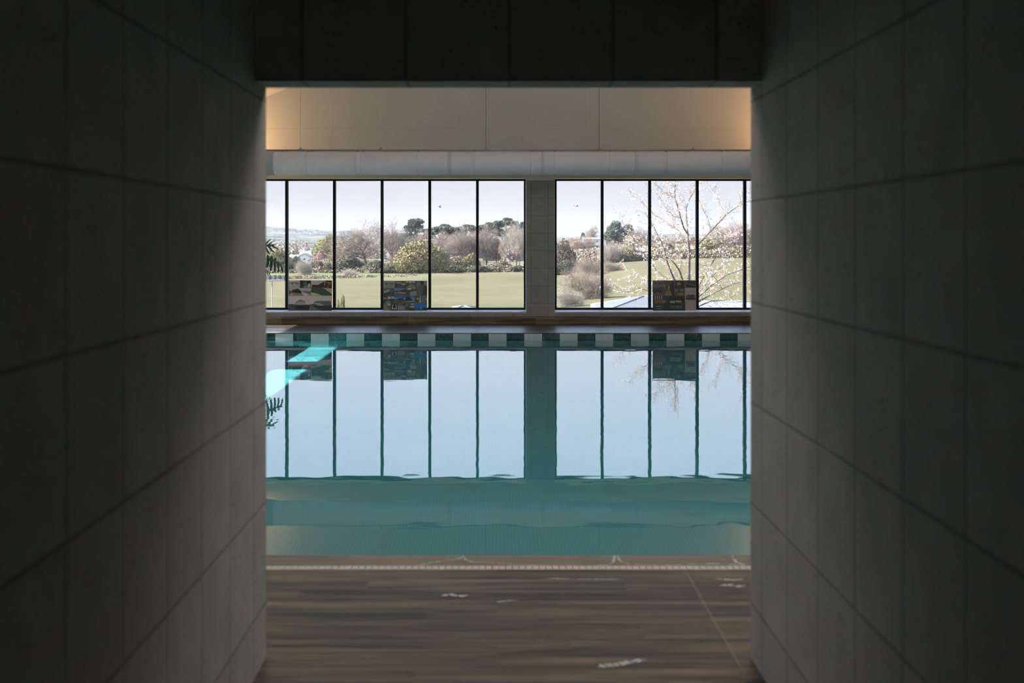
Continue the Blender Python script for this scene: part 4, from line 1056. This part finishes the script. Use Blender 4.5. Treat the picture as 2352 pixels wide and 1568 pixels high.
# ------------------------------------------------------------------ houses, cars, posts, birds
M_white = plain('white_render', (.78,.77,.75), .8, .04, .5)
M_cream = plain('cream_wall', (.62,.59,.54), .8, .04, .5)
M_stone = plain('grey_boards', (.23,.215,.20), .85, .12, 1.5)
M_roof_g = slate_mat('grey_roof', (.15,.155,.165), (.13,.135,.145), 1.2, .5)
M_roof_p = slate_mat('pale_roof', (.20,.205,.22), (.18,.185,.2), 1.5, .6)
M_roof_t = slate_mat('tan_roof', (.20,.175,.155), (.18,.155,.14), 1.2, .5)
M_slate = slate_mat('near_slates', (.145,.16,.18), (.12,.135,.155), .30, .20)
M_fascia = plain('white_fascia', (.30,.31,.33), .6, .05, 3)
M_dwin = plain('dark_window', (.03,.035,.04), .2, .1, 3)
def house(name, label, px0, px1, base, eave, ridge, D, depth, wall, roof, gable_front=False, chim=(), wins=(), group=None):
    k = D / FPX; x0, x1 = (px0 - CX) * k, (px1 - CX) * k; z0 = EYE - (base - CY) * k; ze = EYE - (eave - CY) * k; zr = EYE - (ridge - CY) * k
    xm = (x0 + x1) / 2; t = empty(name, (xm, D, z0)); tag(t, label, 'house', group)
    w, h1, h2, dp = (x1 - x0) / 2, ze - z0, zr - z0, depth
    b = MB()
    if gable_front: b.prism([(-w,0,-1),(w,0,-1),(w,0,h1),(0,0,h2),(-w,0,h1)], (0,dp,0))
    else: b.box(-w, w, 0, dp, -1, h1); b.prism([(-w,0,h1),(-w,dp,h1),(-w,dp/2,h2)], (2*w,0,0))
    b.build('wall', wall, t)
    b = MB(); o = .25
    if gable_front:
        for s in (-1, 1): b.prism([(0,-o,h2+.02),(s*(w+o),-o,h1-.1),(s*(w+o),-o,h1+.08),(0,-o,h2+.2)], (0,dp+2*o,0))
    else:
        b.prism([(-w-o,-o,h1-.1),(-w-o,dp/2,h2),(-w-o,dp/2,h2+.2),(-w-o,-o,h1+.1)], (2*w+2*o,0,0))
        b.prism([(-w-o,dp+o,h1-.1),(-w-o,dp+o,h1+.1),(-w-o,dp/2,h2+.2),(-w-o,dp/2,h2)], (2*w+2*o,0,0))
    ro = b.build('roof', roof, t)
    for c in chim:
        x = (c - CX) * k - xm; b = MB(); b.box(x-.45, x+.45, dp/2-.4, dp/2+.4, h2-.8, h2+1.0); b.box(x-.5, x+.5, dp/2-.45, dp/2+.45, h2+1.0, h2+1.15); b.build('chimney', wall, ro)
    for (a, c, ya, yb) in wins:
        b = MB(); b.box((a-CX)*k-xm, (c-CX)*k-xm, -.06, .05, EYE-(yb-CY)*k-z0, EYE-(ya-CY)*k-z0); b.build('window', M_dwin, t)
house('cottage', 'white cottage with two chimneys in the second pane of the left window', 688, 716, 602, 586, 577, 430, 7, M_white, M_roof_p, False, (693.5, 711.5), ((700,703,589,593),))
house('bungalow', 'low white bungalow with pale roof in front of the two-chimney cottage', 686, 712, 600, 590, 583, 405, 7, M_white, M_roof_p, True, (), ((697,701,593,597),))
house('bungalow', 'small pale outbuilding just right of the first mullion', 664, 684, 602, 593, 586, 415, 6, M_white, M_roof_p, False, (), ((668,670,596,599),))
house('bungalow', 'pale-roofed wing at the right of the white bungalow', 713, 736, 596, 589, 581, 420, 6, M_cream, M_roof_p, False, (), ((722,725,591,594),))
house('house', 'long low house with a tan roof left of the fifth mullion', 1048, 1094, 590, 582, 568, 372, 9, M_stone, M_roof_t, False, (), ((1058,1061,583,587),(1072,1075,583,587)))
house('barn', 'grey boarded barn with pointed gable right of the fifth mullion', 1109, 1142, 592, 582, 569, 360, 12, M_stone, M_roof_g, True, (), ((1120,1123,584,589),))
house('house', 'white house behind the leafless tree right of the third mullion', 889, 908, 583, 574, 567, 430, 6, M_white, M_roof_p, True, (), ((895,898,576,580),))
house('house', 'pale house glimpsed under the trees right of the fourth mullion', 1020, 1040, 574, 567, 560, 450, 6, M_cream, M_roof_p, False, (), ())
house('bungalow', 'long white building on the slope in the first pane of the right window', 1340, 1392, 558, 550, 546, 470, 8, M_white, M_roof_p, False, (), ((1352,1355,552,556),(1370,1373,552,556)))
house('house', 'grey house on the skyline at the left of the right window', 1288, 1304, 560, 554, 550, 520, 8, M_cream, M_roof_g, False, (), ())
house('house', 'pale house half hidden behind the blossom tree', 1518, 1536, 574, 560, 550, 420, 8, M_cream, M_roof_g, True, (), ())
hr = random.Random(12)
for i, (px, D, side) in enumerate([(648,1900,0),(668,1950,0),(690,2000,0),(702,1980,0),(714,1960,0),(726,2000,0),(738,1990,0),(750,1970,0),(776,2000,0),(812,2000,0),(836,1990,0)]):
    k = D / FPX; x = (px - CX) * k; z = EYE - ((536.5 if i % 2 else 534) - CY) * k
    t = empty('house', (x, D - 60, z)); tag(t, 'tiny white house on the far hill beyond the left window', 'house', 'tiny white houses on the far hill')
    b = MB(); w, h = 1.5, 1.2; b.prism([(-w,0,-1.2),(w,0,-1.2),(w,0,h),(0,0,h+2.4),(-w,0,h)], (0,9,0)); b.build('wall', M_white, t)
    b = MB()
    for s in (-1, 1): b.prism([(0,-.3,h+2.45),(s*(w+.4),-.3,h-.1),(s*(w+.4),-.3,h+.2),(0,-.3,h+2.8)], (0,9.6,0))
    b.build('roof', M_roof_g, t)
# neighbouring roofs just below the window sill
def hip_roof(name, label, xl, xr, yf, yb, ze, zr, mat, hd, hr_=0.0):
    t = empty(name, ((xl + xr) / 2, (yf + yb) / 2, -5.2)); tag(t, label, 'house'); o = Vector(t.location); ym = (yf + yb) / 2
    sub = lambda b: [tuple(Vector(v) - o) for v in b.v]
    b = MB(); b.box(xl + .3, xr - .3, yf + .3, yb - .3, -5.2, ze - .02); b.v = sub(b); b.build('wall', M_cream, t)
    b = MB(); A = [(xl,yf,ze),(xr,yf,ze),(xr,yb,ze),(xl,yb,ze)]; R0, R1 = (xl + hd, ym, zr), (xr - hr_, ym, zr)
    b.face([A[0],A[1],R1,R0]); b.face([A[2],A[3],R0,R1]); b.face([A[1],A[2],R1]); b.face([A[3],A[0],R0]); b.face(A[::-1])
    b.v = sub(b); ro = b.build('roof', mat, t)
    for p, q in ((A[0],R0),(A[1],R1),(A[2],R1),(A[3],R0),(R0,R1)):
        b = MB(); b.sm = True; b.tube([Vector(p) - o, Vector(q) - o], .05, 6, True); b.build('ridge_cap', M_ridge, ro)
    b = MB(); b.box(xl - .06, xr + .06, yf - .08, yf, ze - .16, ze + .02); b.box(xl - .06, xl, yf - .08, yb, ze - .16, ze + .02); b.v = sub(b); b.build('gutter', M_fascia, t)
M_ridge = plain('ridge_tile', (.13,.14,.15), .7, .1, 3)
xp = lambda px, D: (px - CX) * D / FPX
hip_roof('house', 'slate hipped roof rising above the sill in the second pane of the right window', xp(1384, 56), xp(1596, 58), 56, 62.4, EYE - (716 - CY) * 56 / FPX, EYE - (680.5 - CY) * 59.2 / FPX, M_slate, 2.3)
hip_roof('house', 'pale roof under the blossom branches at the right end of the right window', xp(1590, 48), xp(1850, 50), 48, 53, EYE - (720 - CY) * 48 / FPX, EYE - (693 - CY) * 50.5 / FPX, M_roof_p, .5)
hip_roof('house', 'small roof peak just above the sill left of the fifth mullion', xp(1036, 62), xp(1098, 64), 62, 65, EYE - (713 - CY) * 62 / FPX, EYE - (702.5 - CY) * 63.5 / FPX, M_slate, .55, .7)

M_carw = plain('white_car_paint', (.75,.76,.78), .3, .03, 2)
M_carr = plain('red_car_paint', (.55,.06,.05), .3, .05, 2)
M_carg = plain('silver_car_paint', (.45,.47,.50), .3, .03, 2)
M_tyre = plain('tyre', (.02,.02,.02), .8, .1, 5)
def car(px, base, D, paint, label, yaw):
    k = D / FPX; x = (px - CX) * k; z = ground_z(x, D) + base
    t = empty('car', (x, D, z)); t.rotation_euler = (0, 0, yaw); tag(t, label, 'car', 'cars parked by the houses')
    b = MB(); pr = [(-2.1,.35),(2.1,.35),(2.15,.75),(1.2,.92),(.7,1.42),(-1.1,1.46),(-1.9,.98),(-2.15,.8)]
    b.prism([(a,-.85,c) for a, c in pr], (0,1.7,0)); b.build('body', paint, t)
    b = MB(); pr = [(1.08,.95),(.66,1.36),(-1.05,1.4),(-1.7,1.0)]
    b.prism([(a,-.87,c) for a, c in pr], (0,1.74,0)); b.build('window', M_dwin, t)
    for a in (-1.35, 1.35):
        for s in (-.86, .68):
            b = MB(); b.prism([(a + .33 * math.cos(i*math.pi/6), s, .33 + .33 * math.sin(i*math.pi/6)) for i in range(12)], (0,.18,0)); b.build('wheel', M_tyre, t)
car(888, .5, 440, M_carw, 'white car just right of the third mullion', .2)
car(903, .4, 455, M_carg, 'silver car behind the white car right of the third mullion', -.1)
car(1136, .6, 415, M_carw, 'white car below the gabled barn', .1)
car(1184, .6, 415, M_carw, 'white car between the two slender leafless trees', .6)
car(1203, .5, 425, M_carg, 'silver car at the right frame of the left window', .3)
car(1419, .6, 560, M_carr, 'red car under the dark conifers', .2)
car(1300, .5, 600, M_carw, 'white vehicle on the skyline at the left of the right window', .1)

M_post = plain('white_post', (.30,.30,.31), .5, .04, 3)
M_postd = plain('grey_post', (.08,.08,.09), .5, .05, 3)
def lamp_post():
    D = 60.0; base = P(625, 800, D); base.z = ground_z(base.x, D); top = P(625, 646, D).z - base.z
    t = empty('lamp_post', base); tag(t, 'slim pale lamp post with flat head outside the left window', 'lamp post')
    b = MB(); b.tube([(0,0,0),(0,0,top)], [.032,.026], 8, True); b.build('pole', M_post, t)
    b = MB(); b.prism([(-.32,-.14,top),(.42,-.14,top+.03),(.42,-.14,top+.08),(-.32,-.14,top+.06)], (0,.28,0)); b.build('lamp_head', M_post, t)
lamp_post()
def fence():
    D = 232.0; t = empty('rail_fence', (0, D, 0)); tag(t, 'white and dark posts of a low rail fence across the field at far left', 'fence')
    for i in range(9):
        px = 610 + i * 5.6; x = (px - CX) * D / FPX; z = ground_z(x, D)
        b = MB(); b.box(x - .12, x + .12, -.1, .1, z - .3, z + 1.15); b.build('post', M_post if i % 2 else M_postd, t)
    b = MB(); x0, x1 = (606 - CX) * D / FPX, (657 - CX) * D / FPX; z = ground_z((x0 + x1) / 2, D)
    b.box(x0, x1, -.04, .04, z + .85, z + 1.05); b.box(x0, x1, -.04, .04, z + .35, z + .5); b.build('rail', M_post, t)
fence()
def marker(px, top, D, label):
    base = P(px, 700, D); base.z = ground_z(base.x, D); h = P(px, top, D).z - base.z
    b = MB(); b.tube([(0,0,-.2),(0,0,h)], .035, 6, True); o = b.build('marker_post', M_post, None, base); tag(o, label, 'post')
marker(968, 633, 200, 'thin pale post in the field above the middle poster')
M_bird = plain('grey_bird', (.25,.25,.27), .7, .1, 8)
def bird(px, py, D, label, tilt):
    c = P(px, py, D); b = MB(); b.sm = False
    b.lathe([(.01,-.28),(.06,-.16),(.085,.0),(.06,.14),(.03,.24),(.005,.30)], (0,0,0), 8, 'x')
    o = b.build('bird', M_bird, None, c); tag(o, label, 'bird'); o.rotation_euler = (0, tilt, .3)
    for s in (-1, 1):
        w = MB(); w.prism([(.09,0,.03),(-.10,0,.03),(-.14,s*.45,.16),(-.20,s*.85,.10),(-.10,s*.80,.10),(.05,s*.42,.16)], (0,0,.015)); w.build('wing', M_bird, o)
bird(1010, 475, 160, 'bird flying in the sky right of the fourth mullion', .25)
bird(1325, 473, 170, 'bird flying in the sky in the first pane of the right window', -.1)

# ------------------------------------------------------------------ light
w = bpy.data.worlds.new('sky'); scene.world = w; w.use_nodes = True
nt = w.node_tree; bg = nt.nodes['Background']
tc = N(nt, 'ShaderNodeTexCoord'); sp = N(nt, 'ShaderNodeSeparateXYZ'); L(nt, tc.outputs['Generated'], sp.inputs[0])
L(nt, ramp(nt, sp.outputs[2], [(0.0, (.325,.332,.365)), (.05, (.335,.345,.385)), (.085, (.50,.555,.66)), (.20, (.62,.80,1.03)), (.45, (.50,.68,1.0)), (1.0, (.30,.48,.85))]), bg.inputs['Color'])
bg.inputs['Strength'].default_value = SKY = 2.1
EL = math.radians(40.5)
sun = bpy.data.lights.new('sun', 'SUN'); so = bpy.data.objects.new('sun', sun); col.objects.link(so)
sun.energy = 28; sun.angle = .0093; sun.color = (1, .95, .88)
so.rotation_euler = Vector((-math.cos(EL), -.02, math.sin(EL))).to_track_quat('Z', 'Y').to_euler()
sun.cycles.is_caustics_light = True; water_o.cycles.is_caustics_caster = True; basin.cycles.is_caustics_receiver = True

M_fill_ring = plain('corridor_fill_ring', (.6,.6,.6), .4, .05, 6)
def corridor_fill(loc, power):
    t = empty('corridor_fill_light', loc); tag(t, 'small added fill light behind the camera under the corridor ceiling', 'fill light')
    b = MB(); b.lathe([(.05, 0), (.06, -.01), (.06, .0)], (0, 0, 0), 20); b.build('ring', M_fill_ring, t)
    l = bpy.data.lights.new('corridor_fill_lamp', 'AREA'); l.shape = 'DISK'; l.size = .09; l.energy = power; l.color = (.85, 1, .97)
    o = bpy.data.objects.new('corridor_fill_lamp', l); col.objects.link(o); o.parent = t; o.location = (0, 0, -.012)
corridor_fill((.05, -1.6, 2.779), 4.5)  # fill lamp added behind the camera to lift the lintel and corridor
M_lum = plain('uplight_housing', (.5,.5,.5), .4, .05, 6, .6)
def uplight(loc, aim, power, colr, size, label, spread=math.pi):
    loc = Vector(loc); t = empty('wall_or_fill_light', loc); tag(t, label, 'wall light')
    b = MB(); sx, sy = size; b.box(-sx/2-.02, sx/2+.02, -sy/2-.02, sy/2+.02, -.10, -.03); b.build('housing', M_lum, t)
    l = bpy.data.lights.new('uplight_lamp', 'AREA'); l.shape = 'RECTANGLE'; l.size, l.size_y = size; l.energy = power; l.color = colr; l.spread = spread
    o = bpy.data.objects.new('uplight_lamp', l); col.objects.link(o); o.parent = t
    o.rotation_euler = (-Vector(aim)).to_track_quat('Z', 'Y').to_euler()
uplight((1.0, 7.6, 4.5), (0, .2, 1), 1300, (1, .95, .88), (6, .25), 'long added fill light, out of view over the near side of the pool')  # fill lamp added out of view to brighten the hall, no known fitting
uplight((-5.0, 21.85, 2.95), (.35, .15, 1), 40, (1, .60, .28), (.5, .12), 'warm wall uplight at the left of the duct')
uplight((5.7, 21.85, 3.1), (-.25, .15, 1), 52, (1, .54, .22), (.5, .12), 'warm wall uplight at the right of the duct')

# haze over the fields
def haze():
    b = MB(); b.box(-2500, 2500, 90, 2700, -60, 50)
    m = bpy.data.materials.new('haze'); m.use_nodes = True; nt = m.node_tree; nt.nodes.remove(nt.nodes['Principled BSDF'])
    vs = N(nt, 'ShaderNodeVolumeScatter', Density=.001, Anisotropy=0.0); vs.inputs[0].default_value = (.072,.074,.084,1)
    L(nt, vs.outputs[0], nt.nodes['Material Output'].inputs['Volume'])
    o = b.build('haze', m); tag(o, 'pale haze over the fields and hills outside', 'haze', kind='stuff')
if HAZE: haze()

vs = scene.view_settings
vs.view_transform = 'Standard'; vs.look = 'None'; vs.exposure = 0.0; vs.gamma = 1.0; vs.use_curve_mapping = False
cy = scene.cycles
cy.use_denoising = True; cy.use_light_tree = False; cy.max_bounces = 12; cy.diffuse_bounces = 6; cy.transmission_bounces = 8; cy.volume_bounces = 1; cy.sample_clamp_indirect = 8
